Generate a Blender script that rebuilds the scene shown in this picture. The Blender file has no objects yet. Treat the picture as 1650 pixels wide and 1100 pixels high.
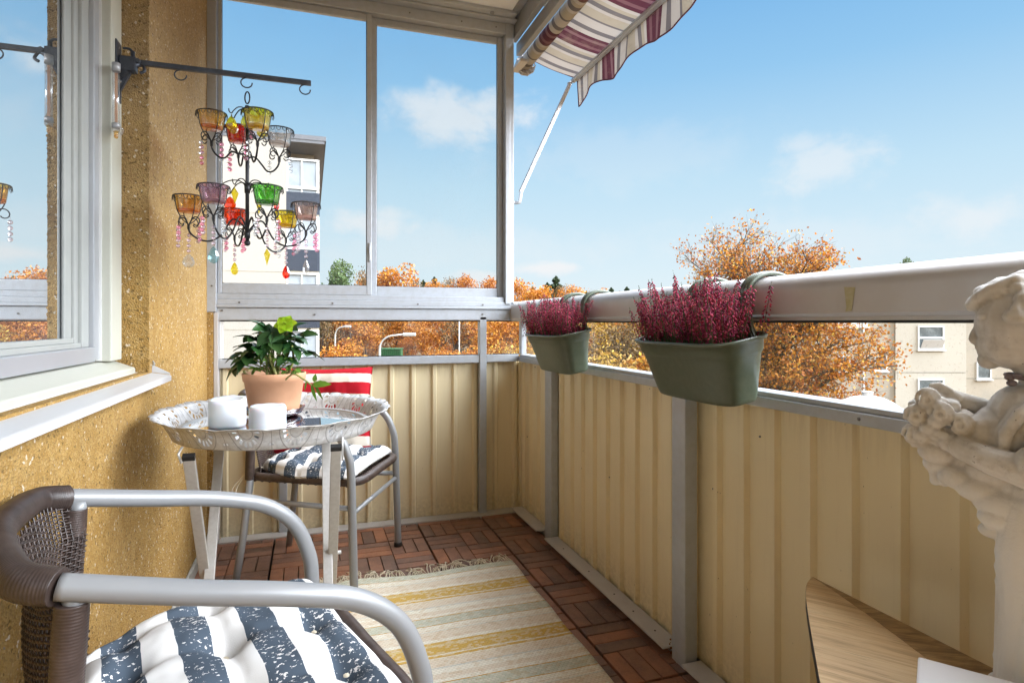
import bpy, bmesh, math, random
from mathutils import Vector, Matrix, noise
R = math.radians
PI = math.pi
random.seed(7)
sc = bpy.context.scene
COL = sc.collection

# ------------------------------------------------------------------ camera
F_PX, YAW, HY, EYE = 967.0, R(18.6), 519.0, 1.0
def at_depth(px, py, d):
    u = (px-825)/F_PX; v = (HY-py)/F_PX
    return Vector(((math.sin(YAW)+u*math.cos(YAW))*d, (math.cos(YAW)-u*math.sin(YAW))*d, EYE+v*d))
cam_d = bpy.data.cameras.new('camera'); cam = bpy.data.objects.new('camera', cam_d); COL.objects.link(cam)
cam.location = (0, 0, EYE); cam.rotation_euler = (R(90), 0, -YAW)
cam_d.sensor_width = 36; cam_d.lens = 36*F_PX/1650
cam_d.shift_y = -(550-HY)/1650
cam_d.clip_start = 0.02; cam_d.clip_end = 3000
sc.camera = cam

# ------------------------------------------------------------------ object helpers
def tag(o, label=None, cat=None, group=None, kind=None):
    if label: o['label'] = label
    if cat: o['category'] = cat
    if group: o['group'] = group
    if kind: o['kind'] = kind
    return o
def empty(name, loc=(0, 0, 0), rz=0, label=None, cat=None, group=None):
    o = bpy.data.objects.new(name, None); COL.objects.link(o)
    o.location = loc; o.rotation_euler = (0, 0, rz); o.empty_display_size = .1
    return tag(o, label, cat, group)
def kids(o): return [c for c in bpy.data.objects if c.parent == o]
def copy_tree(o, parent=None):
    c = o.copy(); COL.objects.link(c)
    if parent: c.parent = parent
    for ch in kids(o): copy_tree(ch, c)
    return c

class MB:
    def __init__(s): s.v = []; s.f = []; s.mi = []; s.sm = []; s.uv = []
    def add(s, vs, fs, m=0, smooth=False, uv=None):
        b = len(s.v); s.v += [tuple(v) for v in vs]
        for i, f in enumerate(fs):
            s.f.append([b+k for k in f]); s.mi.append(m); s.sm.append(smooth)
            s.uv.append(uv[i] if uv else None)
        return s
    def box(s, x0, y0, z0, x1, y1, z1, m=0, M=None):
        if x0 > x1: x0, x1 = x1, x0
        if y0 > y1: y0, y1 = y1, y0
        if z0 > z1: z0, z1 = z1, z0
        v = [Vector(p) for p in ((x0,y0,z0),(x1,y0,z0),(x1,y1,z0),(x0,y1,z0),(x0,y0,z1),(x1,y0,z1),(x1,y1,z1),(x0,y1,z1))]
        if M: v = [M @ p for p in v]
        return s.add(v, [(0,3,2,1),(4,5,6,7),(0,1,5,4),(1,2,6,5),(2,3,7,6),(3,0,4,7)], m)
    def bbox(s, x0, y0, z0, x1, y1, z1, b=.003, m=0, M=None):
        if x0 > x1: x0, x1 = x1, x0
        if y0 > y1: y0, y1 = y1, y0
        if z0 > z1: z0, z1 = z1, z0
        b = min(b, (x1-x0)*.45, (y1-y0)*.45, (z1-z0)*.45)
        bm = bmesh.new(); bmesh.ops.create_cube(bm, size=1)
        for v in bm.verts: v.co = Vector(((x0+x1)/2+v.co.x*(x1-x0), (y0+y1)/2+v.co.y*(y1-y0), (z0+z1)/2+v.co.z*(z1-z0)))
        bmesh.ops.bevel(bm, geom=bm.edges[:], offset=b, segments=2, affect='EDGES', profile=.6)
        bm.verts.ensure_lookup_table()
        vs = [(M @ v.co) if M else v.co.copy() for v in bm.verts]
        s.add(vs, [[v.index for v in f.verts] for f in bm.faces], m)
        bm.free(); return s
    def tube(s, pts, r, n=12, m=0, cap=True, closed=False, smooth=True, flat=1.0):
        pts = [Vector(p) for p in pts]
        N = len(pts)
        rs = r if isinstance(r, (list, tuple)) else [r]*N
        tang = []
        for i in range(N):
            if closed: t = pts[(i+1) % N]-pts[i-1]
            else: t = pts[min(i+1, N-1)]-pts[max(i-1, 0)]
            tang.append(t.normalized() if t.length > 1e-9 else Vector((0,0,1)))
        up = Vector((0,0,1)) if abs(tang[0].z) < .9 else Vector((1,0,0))
        a = tang[0].cross(up).normalized(); vs = []
        for i in range(N):
            a = (a - tang[i]*a.dot(tang[i]))
            a = a.normalized() if a.length > 1e-6 else tang[i].orthogonal().normalized()
            b = tang[i].cross(a)
            for k in range(n):
                th = 2*PI*k/n
                vs.append(pts[i]+a*(rs[i]*math.cos(th))+b*(rs[i]*math.sin(th)*flat))
        fs = []
        for i in range(N if closed else N-1):
            j = (i+1) % N
            for k in range(n):
                fs.append((i*n+k, i*n+(k+1) % n, j*n+(k+1) % n, j*n+k))
        s.add(vs, fs, m, smooth)
        if cap and not closed:
            b0 = len(s.v)-len(vs)
            s.f.append([b0+k for k in range(n)][::-1]); s.mi.append(m); s.sm.append(False); s.uv.append(None)
            s.f.append([b0+(N-1)*n+k for k in range(n)]); s.mi.append(m); s.sm.append(False); s.uv.append(None)
        return s
    def lathe(s, prof, c=(0,0,0), n=40, m=0, smooth=True, M=None):
        vs = []; fs = []
        for (r, z) in prof:
            for k in range(n):
                th = 2*PI*k/n
                p = Vector((c[0]+r*math.cos(th), c[1]+r*math.sin(th), c[2]+z))
                vs.append(M @ p if M else p)
        for i in range(len(prof)-1):
            for k in range(n):
                fs.append((i*n+k, i*n+(k+1) % n, (i+1)*n+(k+1) % n, (i+1)*n+k))
        return s.add(vs, fs, m, smooth)
    def ball(s, c, r, seg=10, rings=6, m=0, smooth=True, sc3=(1,1,1)):
        prof_v = []; fs = []
        for i in range(1, rings):
            ph = PI*i/rings
            for k in range(seg):
                th = 2*PI*k/seg
                prof_v.append((c[0]+r*sc3[0]*math.sin(ph)*math.cos(th), c[1]+r*sc3[1]*math.sin(ph)*math.sin(th), c[2]+r*sc3[2]*math.cos(ph)))
        top = len(prof_v); prof_v.append((c[0], c[1], c[2]+r*sc3[2])); prof_v.append((c[0], c[1], c[2]-r*sc3[2]))
        for i in range(rings-2):
            for k in range(seg): fs.append((i*seg+k, (i+1)*seg+k, (i+1)*seg+(k+1) % seg, i*seg+(k+1) % seg))
        for k in range(seg):
            fs.append((top, k, (k+1) % seg)); fs.append((top+1, (rings-2)*seg+(k+1) % seg, (rings-2)*seg+k))
        return s.add(prof_v, fs, m, smooth)
    def prism(s, poly, z0, z1, m=0, M=None):
        n = len(poly)
        vs = [Vector((p[0], p[1], z0)) for p in poly]+[Vector((p[0], p[1], z1)) for p in poly]
        if M: vs = [M @ v for v in vs]
        fs = [tuple(range(n))[::-1], tuple(range(n, 2*n))]+[(i, (i+1) % n, n+(i+1) % n, n+i) for i in range(n)]
        return s.add(vs, fs, m)
    def build(s, name, mats, parent=None, loc=None):
        me = bpy.data.meshes.new(name); me.from_pydata(s.v, [], s.f)
        for mm in (mats if isinstance(mats, (list, tuple)) else [mats]): me.materials.append(mm)
        me.polygons.foreach_set('material_index', s.mi); me.polygons.foreach_set('use_smooth', s.sm)
        if any(u is not None for u in s.uv):
            ul = me.uv_layers.new(name='UVMap'); k = 0
            for i, f in enumerate(s.f):
                for j in range(len(f)):
                    if s.uv[i]: ul.data[k].uv = s.uv[i][j]
                    k += 1
        me.update()
        o = bpy.data.objects.new(name, me); COL.objects.link(o)
        if parent: o.parent = parent
        if loc: o.location = loc
        return o

def build_each(mb, name, mats, parent=None, loc=None):
    """every loose piece of mb becomes an object of its own"""
    par = list(range(len(mb.v)))
    def find(a):
        while par[a] != a: par[a] = par[par[a]]; a = par[a]
        return a
    for f in mb.f:
        r0 = find(f[0])
        for k in f[1:]: par[find(k)] = r0
    grp = {}
    for i, f in enumerate(mb.f): grp.setdefault(find(f[0]), []).append(i)
    out = []
    for fi in grp.values():
        m2 = MB(); mp = {}
        for i in fi:
            for k in mb.f[i]:
                if k not in mp: mp[k] = len(m2.v); m2.v.append(mb.v[k])
            m2.f.append([mp[k] for k in mb.f[i]]); m2.mi.append(mb.mi[i]); m2.sm.append(mb.sm[i]); m2.uv.append(mb.uv[i])
        out.append(m2.build(name, mats, parent, loc))
    return out
def spline(pts, n=8, closed=False):
    pts = [Vector(p) for p in pts]; out = []; N = len(pts)
    rng = N if closed else N-1
    for i in range(rng):
        if closed: p0, p1, p2, p3 = pts[i-1], pts[i], pts[(i+1) % N], pts[(i+2) % N]
        else: p0, p1, p2, p3 = pts[max(i-1,0)], pts[i], pts[i+1], pts[min(i+2,N-1)]
        for k in range(n):
            t = k/n
            out.append(.5*((2*p1)+(p2-p0)*t+(2*p0-5*p1+4*p2-p3)*t*t+(3*p1-p0-3*p2+p3)*t**3))
    if not closed: out.append(pts[-1])
    return out

# ------------------------------------------------------------------ material helpers
class NT:
    def __init__(s, m): s.t = m.node_tree; s.n = s.t.nodes; s.l = s.t.links
    def node(s, ty, **kw):
        nd = s.n.new(ty)
        for k, v in kw.items(): setattr(nd, k, v)
        return nd
    def set(s, sock, v):
        if hasattr(v, 'is_linked') or isinstance(v, bpy.types.NodeSocket): s.l.new(v, sock)
        else: sock.default_value = v
    def math(s, op, a, b=None, c=None, clamp=False):
        nd = s.node('ShaderNodeMath', operation=op, use_clamp=clamp)
        s.set(nd.inputs[0], a)
        if b is not None: s.set(nd.inputs[1], b)
        if c is not None: s.set(nd.inputs[2], c)
        return nd.outputs[0]
    def mix(s, fac, a, b, mode='MIX'):
        nd = s.node('ShaderNodeMix', data_type='RGBA', blend_type=mode)
        s.set(nd.inputs[0], fac); s.set(nd.inputs[6], a); s.set(nd.inputs[7], b)
        return nd.outputs[2]
    def noise(s, scale, detail=3, rough=.55, vec=None, dist=0):
        nd = s.node('ShaderNodeTexNoise'); nd.inputs['Scale'].default_value = scale
        nd.inputs['Detail'].default_value = detail; nd.inputs['Roughness'].default_value = rough
        nd.inputs['Distortion'].default_value = dist
        if vec is not None: s.l.new(vec, nd.inputs['Vector'])
        return nd
    def coord(s, which='Object'): return s.node('ShaderNodeTexCoord').outputs[which]
    def ss(s, x, a, b):
        nd = s.node('ShaderNodeMapRange', interpolation_type='SMOOTHSTEP'); s.set(nd.inputs[0], x)
        nd.inputs[1].default_value = a; nd.inputs[2].default_value = b
        return nd.outputs[0]
    def ramp(s, x, stops, interp='LINEAR'):
        nd = s.node('ShaderNodeValToRGB'); cr = nd.color_ramp; cr.interpolation = interp
        while len(cr.elements) < len(stops): cr.elements.new(.5)
        for e, (p, c) in zip(cr.elements, stops): e.position = p; e.color = (*c[:3], 1)
        s.set(nd.inputs[0], x); return nd.outputs[0]
    def scalev(s, vec, sc3):
        nd = s.node('ShaderNodeMapping'); s.l.new(vec, nd.inputs[0]); nd.inputs['Scale'].default_value = sc3
        return nd.outputs[0]
def c4(c): return (c[0], c[1], c[2], 1)
def new_mat(name):
    m = bpy.data.materials.new(name); m.use_nodes = True
    nt = NT(m); b = nt.n['Principled BSDF']; return m, nt, b
def mat(name, col, rough=.6, metal=0, var=None, var2=None, bump=None, island=0, spec=.5, coord='Object', sss=0, coat=0, stretch=None):
    m, nt, b = new_mat(name)
    co = nt.coord(coord)
    if stretch: co = nt.scalev(co, stretch)
    cur = c4(col)
    for vv in (var, var2):
        if vv:
            scl, amt, c2 = vv
            n = nt.noise(scl, 4, .6, co)
            fac = nt.math('MULTIPLY', nt.ss(n.outputs[0], .38, .66), amt)
            cur = nt.mix(fac, cur, c4(c2))
    if island:
        g = nt.node('ShaderNodeNewGeometry').outputs['Random Per Island']
        k = nt.math('MULTIPLY_ADD', g, 2*island, 1-island)
        h = nt.node('ShaderNodeHueSaturation'); nt.set(h.inputs['Color'], cur); nt.l.new(k, h.inputs['Value'])
        cur = h.outputs[0]
    nt.set(b.inputs['Base Color'], cur)
    b.inputs['Roughness'].default_value = rough; b.inputs['Metallic'].default_value = metal
    b.inputs['Specular IOR Level'].default_value = spec
    if coat: b.inputs['Coat Weight'].default_value = coat
    if sss: b.inputs['Subsurface Weight'].default_value = sss; b.inputs['Subsurface Scale'].default_value = .02
    if bump:
        bs, bd, bst = bump
        n = nt.noise(bs, 3, .6, co); bp = nt.node('ShaderNodeBump'); bp.inputs['Strength'].default_value = bst
        bp.inputs['Distance'].default_value = bd; nt.l.new(n.outputs[0], bp.inputs['Height']); nt.l.new(bp.outputs[0], b.inputs['Normal'])
    return m
# ------------------------------------------------------------------ materials
MT = {}
def plaster():
    m, nt, b = new_mat('ochre_plaster'); co = nt.coord()
    big = nt.noise(2.2, 3, .6, co).outputs[0]; mid = nt.noise(28, 4, .65, co).outputs[0]
    vor = nt.node('ShaderNodeTexVoronoi'); vor.inputs['Scale'].default_value = 230; nt.l.new(co, vor.inputs['Vector'])
    vor2 = nt.node('ShaderNodeTexVoronoi'); vor2.inputs['Scale'].default_value = 190; nt.l.new(co, vor2.inputs['Vector'])
    z = nt.node('ShaderNodeSeparateXYZ'); nt.l.new(co, z.inputs[0])
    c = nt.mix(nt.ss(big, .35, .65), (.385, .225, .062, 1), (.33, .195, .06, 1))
    c = nt.mix(nt.math('MULTIPLY', nt.ss(z.outputs[2], .9, 1.9), .75), c, (.35, .255, .15, 1))  # shade of the upper wall put into the colour, browner grey with height
    c = nt.mix(nt.math('MULTIPLY', nt.ss(mid, .4, .62), .35), c, (.50, .335, .13, 1))
    sp = nt.node('ShaderNodeSeparateColor'); nt.l.new(vor.outputs['Color'], sp.inputs[0])
    c = nt.mix(nt.math('MULTIPLY', nt.math('GREATER_THAN', sp.outputs[0], .70), .40), c, (.22, .14, .055, 1))
    c = nt.mix(nt.math('MULTIPLY', nt.math('GREATER_THAN', sp.outputs[1], .90), .22), c, (.66, .50, .27, 1))
    sp2 = nt.node('ShaderNodeSeparateColor'); nt.l.new(vor2.outputs['Color'], sp2.inputs[0])
    c = nt.mix(nt.math('MULTIPLY', nt.math('GREATER_THAN', sp2.outputs[2], .975), .45), c, (.82, .78, .68, 1))
    c = nt.mix(nt.math('MULTIPLY', nt.math('LESS_THAN', sp2.outputs[0], .04), .6), c, (.07, .045, .02, 1))
    nt.l.new(c, b.inputs['Base Color']); b.inputs['Roughness'].default_value = .95
    b.inputs['Specular IOR Level'].default_value = .2
    h = nt.math('ADD', vor.outputs['Distance'], nt.math('MULTIPLY', mid, .9))
    bp = nt.node('ShaderNodeBump'); bp.inputs['Strength'].default_value = .7; bp.inputs['Distance'].default_value = .004
    nt.l.new(h, bp.inputs['Height']); nt.l.new(bp.outputs[0], b.inputs['Normal'])
    return m
MT['plaster'] = plaster()
def panel_mat():
    m, nt, b = new_mat('cream_sheet_metal'); co = nt.coord(); sp = nt.node('ShaderNodeSeparateXYZ'); nt.l.new(co, sp.inputs[0])
    big = nt.noise(1.6, 3, .6, co).outputs[0]; st = nt.noise(9, 5, .7, nt.scalev(co, (5, 5, .35))).outputs[0]; fine = nt.noise(60, 4, .7, co).outputs[0]; sc_ = nt.noise(130, 2, .5, nt.scalev(co, (1, 1, .5))).outputs[0]
    c = nt.mix(nt.ss(big, .35, .65), (.80, .69, .455, 1), (.75, .64, .42, 1))
    c = nt.mix(nt.math('MULTIPLY', nt.ss(st, .50, .72), .13), c, (.50, .38, .21, 1))
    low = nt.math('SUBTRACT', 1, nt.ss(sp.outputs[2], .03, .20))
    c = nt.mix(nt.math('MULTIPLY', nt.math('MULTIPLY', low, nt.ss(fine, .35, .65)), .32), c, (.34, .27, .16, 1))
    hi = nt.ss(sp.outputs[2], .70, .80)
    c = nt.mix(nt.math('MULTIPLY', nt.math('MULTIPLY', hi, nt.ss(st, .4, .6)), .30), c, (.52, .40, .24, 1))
    c = nt.mix(nt.math('MULTIPLY', nt.ss(sc_, .755, .78), .8), c, (.16, .11, .06, 1))
    nt.l.new(c, b.inputs['Base Color']); b.inputs['Roughness'].default_value = .42
    nt.l.new(nt.math('MULTIPLY_ADD', fine, .3, .28), b.inputs['Roughness'])
    bp = nt.node('ShaderNodeBump'); bp.inputs['Strength'].default_value = .35; bp.inputs['Distance'].default_value = .0007
    nt.l.new(nt.noise(420, 3, .6, co).outputs[0], bp.inputs['Height']); nt.l.new(bp.outputs[0], b.inputs['Normal']); return m
MT['cream_panel'] = panel_mat()
MT['alu'] = mat('painted_aluminium', (.44, .47, .51), .40, .2, var=(3, .4, (.38, .40, .43)), var2=(40, .25, (.33, .32, .30)), stretch=(1, 1, 1))
MT['alu_dark'] = mat('aged_aluminium', (.30, .315, .34), .5, .2, var=(5, .4, (.23, .235, .24)))
MT['rail_white'] = mat('chalky_white_aluminium', (.52, .505, .50), .42, .15, var=(2.5, .5, (.50, .47, .45)), var2=(16, .22, (.42, .38, .33)))
MT['gasket'] = mat('black_rubber', (.012, .012, .013), .6)
MT['screw'] = mat('dull_screw_steel', (.16, .15, .14), .45, .6)
MT['cream_paint'] = mat('cream_window_paint', (.52, .52, .445), .38, var=(4, .3, (.57, .56, .47)), var2=(60, .12, (.45, .43, .36)), bump=(60, .0008, .2))
MT['sash_alu'] = mat('silver_window_aluminium', (.42, .43, .45), .35, .4, var=(8, .3, (.36, .37, .39)))
MT['sill_white'] = mat('white_enamelled_sheet', (.58, .58, .585), .3, var=(6, .35, (.58, .57, .55)))
MT['ceiling'] = mat('painted_concrete_white', (.76, .79, .84), .8, var=(3, .3, (.68, .69, .71)))
MT['concrete'] = mat('grey_concrete', (.16, .16, .135), .9, var=(9, .5, (.10, .105, .085)), var2=(60, .3, (.22, .21, .18)), bump=(120, .002, .5))
MT['plinth'] = mat('worn_grey_plinth_paint', (.46, .45, .41), .8, var=(6, .6, (.30, .29, .24)), var2=(40, .3, (.20, .19, .15)), bump=(90, .002, .4))
MT['black_iron'] = mat('black_iron', (.018, .018, .02), .42, .3, var=(60, .3, (.03, .03, .032)))
MT['blue_grey_iron'] = mat('grey_blue_iron', (.055, .062, .078), .42, .5, var=(30, .5, (.09, .10, .12)), var2=(90, .3, (.035, .036, .042)))
MT['chair_tube'] = mat('silver_grey_powder_coat', (.27, .275, .28), .36, .12, var=(15, .25, (.31, .31, .305)))
MT['terracotta'] = mat('pale_terracotta', (.66, .34, .19), .72, var=(7, .35, (.72, .41, .25)), var2=(50, .15, (.55, .28, .15)), bump=(150, .0006, .3))
MT['wax'] = mat('frosted_white_wax', (.80, .83, .86), .35, var=(18, .3, (.70, .75, .80)), sss=.25)
MT['planter'] = mat('sage_green_plastic', (.078, .100, .066), .38, var=(8, .25, (.095, .12, .08)), var2=(55, .18, (.17, .17, .14)), bump=(300, .0003, .2))
MT['soil'] = mat('dark_soil', (.03, .02, .014), .95, bump=(80, .01, 1))
MT['stem_green'] = mat('plant_stem_green', (.22, .27, .06), .6, var=(30, .5, (.35, .22, .10)))
MT['heath_stem'] = mat('heather_foliage', (.05, .075, .025), .8, island=.3)
MT['string'] = mat('cream_cotton_cord', (.66, .58, .44), .95)

def leafmat(name, c1, c2, rough=.5, scale=9, isl=.35, trans=.25):
    m, nt, b = new_mat(name); co = nt.coord()
    n = nt.noise(scale, 3, .6, co).outputs[0]
    c = nt.mix(nt.ss(n, .36, .64), c4(c1), c4(c2))
    g = nt.node('ShaderNodeNewGeometry').outputs['Random Per Island']
    h = nt.node('ShaderNodeHueSaturation'); nt.l.new(c, h.inputs['Color'])
    nt.l.new(nt.math('MULTIPLY_ADD', g, 2*isl, 1-isl), h.inputs['Value'])
    nt.l.new(nt.math('MULTIPLY_ADD', g, .03, .485), h.inputs['Hue'])
    nt.l.new(h.outputs[0], b.inputs['Base Color']); b.inputs['Roughness'].default_value = rough
    b.inputs['Specular IOR Level'].default_value = .3
    tr = nt.node('ShaderNodeBsdfTranslucent'); nt.l.new(h.outputs[0], tr.inputs[0])
    mx = nt.node('ShaderNodeMixShader'); mx.inputs[0].default_value = trans
    nt.l.new(b.outputs[0], mx.inputs[1]); nt.l.new(tr.outputs[0], mx.inputs[2])
    nt.l.new(mx.outputs[0], nt.n['Material Output'].inputs[0])
    return m
MT['leaf_dark'] = leafmat('hellebore_leaf', (.018, .055, .016), (.035, .09, .022), .33, 20, .25, .12)
MT['leaf_mid'] = leafmat('hellebore_leaf_fresh', (.10, .20, .025), (.16, .28, .045), .4, 25, .25, .3)
MT['sepal'] = leafmat('lime_green_sepal', (.30, .46, .012), (.38, .54, .03), .45, 60, .15, .35)
MT['heather'] = leafmat('magenta_heather_florets', (.28, .022, .070), (.50, .09, .17), .75, 60, .55, .3)
MT['orange_leaf'] = leafmat('orange_autumn_leaf', (.36, .115, .014), (.44, .18, .022), .7, .6, .45, .25)
MT['rust_leaf'] = leafmat('rust_autumn_leaf', (.30, .085, .016), (.42, .15, .02), .7, .6, .45, .25)
MT['yellow_leaf'] = leafmat('yellow_autumn_leaf', (.42, .24, .03), (.34, .20, .05), .7, .6, .45, .25)
MT['green_leaf'] = leafmat('tired_green_leaf', (.06, .10, .03), (.10, .14, .045), .7, .6, .4, .2)
MT['brown_leaf'] = leafmat('brown_twiggy_foliage', (.12, .07, .03), (.20, .12, .05), .8, .6, .45, .15)
MT['pine_leaf'] = leafmat('dark_pine_needles', (.022, .04, .018), (.04, .062, .025), .7, 1.2, .4, .1)
MT['bark'] = mat('grey_brown_bark', (.09, .065, .045), .95, var=(6, .5, (.05, .04, .03)))

def glassmat(name, tint=(.97, .98, .98), refl=1.0, dirt=0.0, ior=1.45):
    m, nt, b = new_mat(name); nt.n.remove(b)
    tr = nt.node('ShaderNodeBsdfTransparent'); tr.inputs[0].default_value = c4(tint)
    gl = nt.node('ShaderNodeBsdfGlossy'); gl.inputs['Roughness'].default_value = .01
    fr = nt.node('ShaderNodeFresnel'); fr.inputs[0].default_value = ior
    mx = nt.node('ShaderNodeMixShader'); nt.l.new(nt.math('MULTIPLY', fr.outputs[0], refl, clamp=True), mx.inputs[0])
    nt.l.new(tr.outputs[0], mx.inputs[1]); nt.l.new(gl.outputs[0], mx.inputs[2]); out = mx.outputs[0]
    if dirt:
        df = nt.node('ShaderNodeBsdfDiffuse'); df.inputs[0].default_value = (.7, .7, .7, 1)
        co = nt.coord(); n = nt.noise(160, 3, .7, co).outputs[0]; n2 = nt.noise(5, 3, .6, co).outputs[0]
        fac = nt.math('ADD', nt.math('MULTIPLY', nt.ss(n, .60, .70), dirt*4), nt.math('MULTIPLY', nt.ss(n2, .4, .7), dirt))
        m2 = nt.node('ShaderNodeMixShader'); nt.l.new(fac, m2.inputs[0]); nt.l.new(out, m2.inputs[1]); nt.l.new(df.outputs[0], m2.inputs[2]); out = m2.outputs[0]
    nt.l.new(out, nt.n['Material Output'].inputs[0]); return m
MT['glass'] = glassmat('clear_pane_glass', (.97, .98, .98), .12, .012)
MT['mist_glass'] = glassmat('dusty_pane_glass', (.93, .94, .94), .12, .045)
def window_mirror():
    m, nt, b = new_mat('dark_room_window_glass'); nt.n.remove(b)
    gl = nt.node('ShaderNodeBsdfGlossy'); gl.inputs['Roughness'].default_value = .004; gl.inputs[0].default_value = (.93, .95, .96, 1)
    df = nt.node('ShaderNodeBsdfDiffuse'); df.inputs[0].default_value = (.22, .24, .25, 1)
    mx = nt.node('ShaderNodeMixShader'); mx.inputs[0].default_value = .86
    nt.l.new(df.outputs[0], mx.inputs[1]); nt.l.new(gl.outputs[0], mx.inputs[2])
    nt.l.new(mx.outputs[0], nt.n['Material Output'].inputs[0]); return m
MT['window_glass'] = window_mirror()
def tinted(name, col, body=.25, gloss=.12, rough=.03):
    m, nt, b = new_mat(name); nt.n.remove(b)
    tr = nt.node('ShaderNodeBsdfTransparent'); tr.inputs[0].default_value = c4(col)
    df = nt.node('ShaderNodeBsdfTranslucent'); df.inputs[0].default_value = c4(col)
    d2 = nt.node('ShaderNodeBsdfDiffuse'); d2.inputs[0].default_value = c4(col)
    gl = nt.node('ShaderNodeBsdfGlossy'); gl.inputs['Roughness'].default_value = rough
    a = nt.node('ShaderNodeMixShader'); a.inputs[0].default_value = .4; nt.l.new(df.outputs[0], a.inputs[1]); nt.l.new(d2.outputs[0], a.inputs[2])
    m1 = nt.node('ShaderNodeMixShader'); m1.inputs[0].default_value = body; nt.l.new(tr.outputs[0], m1.inputs[1]); nt.l.new(a.outputs[0], m1.inputs[2])
    lw = nt.node('ShaderNodeLayerWeight'); lw.inputs[0].default_value = .35
    fac = nt.math('MULTIPLY_ADD', lw.outputs['Facing'], .35, gloss, clamp=True)
    m2 = nt.node('ShaderNodeMixShader'); nt.l.new(fac, m2.inputs[0]); nt.l.new(m1.outputs[0], m2.inputs[1]); nt.l.new(gl.outputs[0], m2.inputs[2])
    nt.l.new(m2.outputs[0], nt.n['Material Output'].inputs[0]); return m
for k, c in dict(amber=(1, .78, .34), yellow=(1, .90, .16), red=(.95, .05, .03), orange=(1, .22, .03), pink=(.86, .66, .76), green=(.42, .90, .26), clear=(.95, .96, .97), blush=(.95, .84, .80), aqua=(.65, .88, .92), rose=(1, .62, .74), smoke=(.45, .28, .30)).items():
    MT['g_'+k] = tinted(k+'_glass', c, .16 if k not in ('clear', 'aqua', 'red') else .10)
MT['mirror'] = mat('silvered_mirror', (.86, .88, .88), .015, 1.0)

def deck_mat():
    m, nt, b = new_mat('oiled_deck_wood'); co = nt.coord()
    g = nt.node('ShaderNodeNewGeometry').outputs['Random Per Island']
    gx = nt.noise(14, 4, .6, nt.scalev(co, (1, 1, 1))).outputs[0]
    gr = nt.noise(220, 3, .6, co).outputs[0]
    c = nt.mix(nt.ss(gx, .35, .65), (.265, .118, .070, 1), (.165, .073, .046, 1))
    c = nt.mix(nt.math('MULTIPLY', nt.ss(gr, .4, .7), .3), c, (.38, .20, .12, 1))
    wn = nt.noise(7, 5, .75, co).outputs[0]; wf = nt.noise(130, 3, .7, nt.scalev(co, (.35, 1.6, 1))).outputs[0]
    wear = nt.math('MULTIPLY', nt.ss(wn, .60, .70), nt.ss(wf, .55, .62))
    c = nt.mix(nt.math('MULTIPLY', wear, .8), c, (.50, .40, .30, 1))
    h = nt.node('ShaderNodeHueSaturation'); nt.l.new(c, h.inputs['Color']); nt.l.new(nt.math('MULTIPLY_ADD', g, .7, .68), h.inputs['Value'])
    nt.l.new(nt.math('MULTIPLY_ADD', g, .3, .8), h.inputs['Saturation'])
    nt.l.new(h.outputs[0], b.inputs['Base Color']); b.inputs['Roughness'].default_value = .5
    bp = nt.node('ShaderNodeBump'); bp.inputs['Strength'].default_value = .35; bp.inputs['Distance'].default_value = .002
    nt.l.new(gr, bp.inputs['Height']); nt.l.new(bp.outputs[0], b.inputs['Normal']); return m
MT['deck'] = deck_mat()

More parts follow.
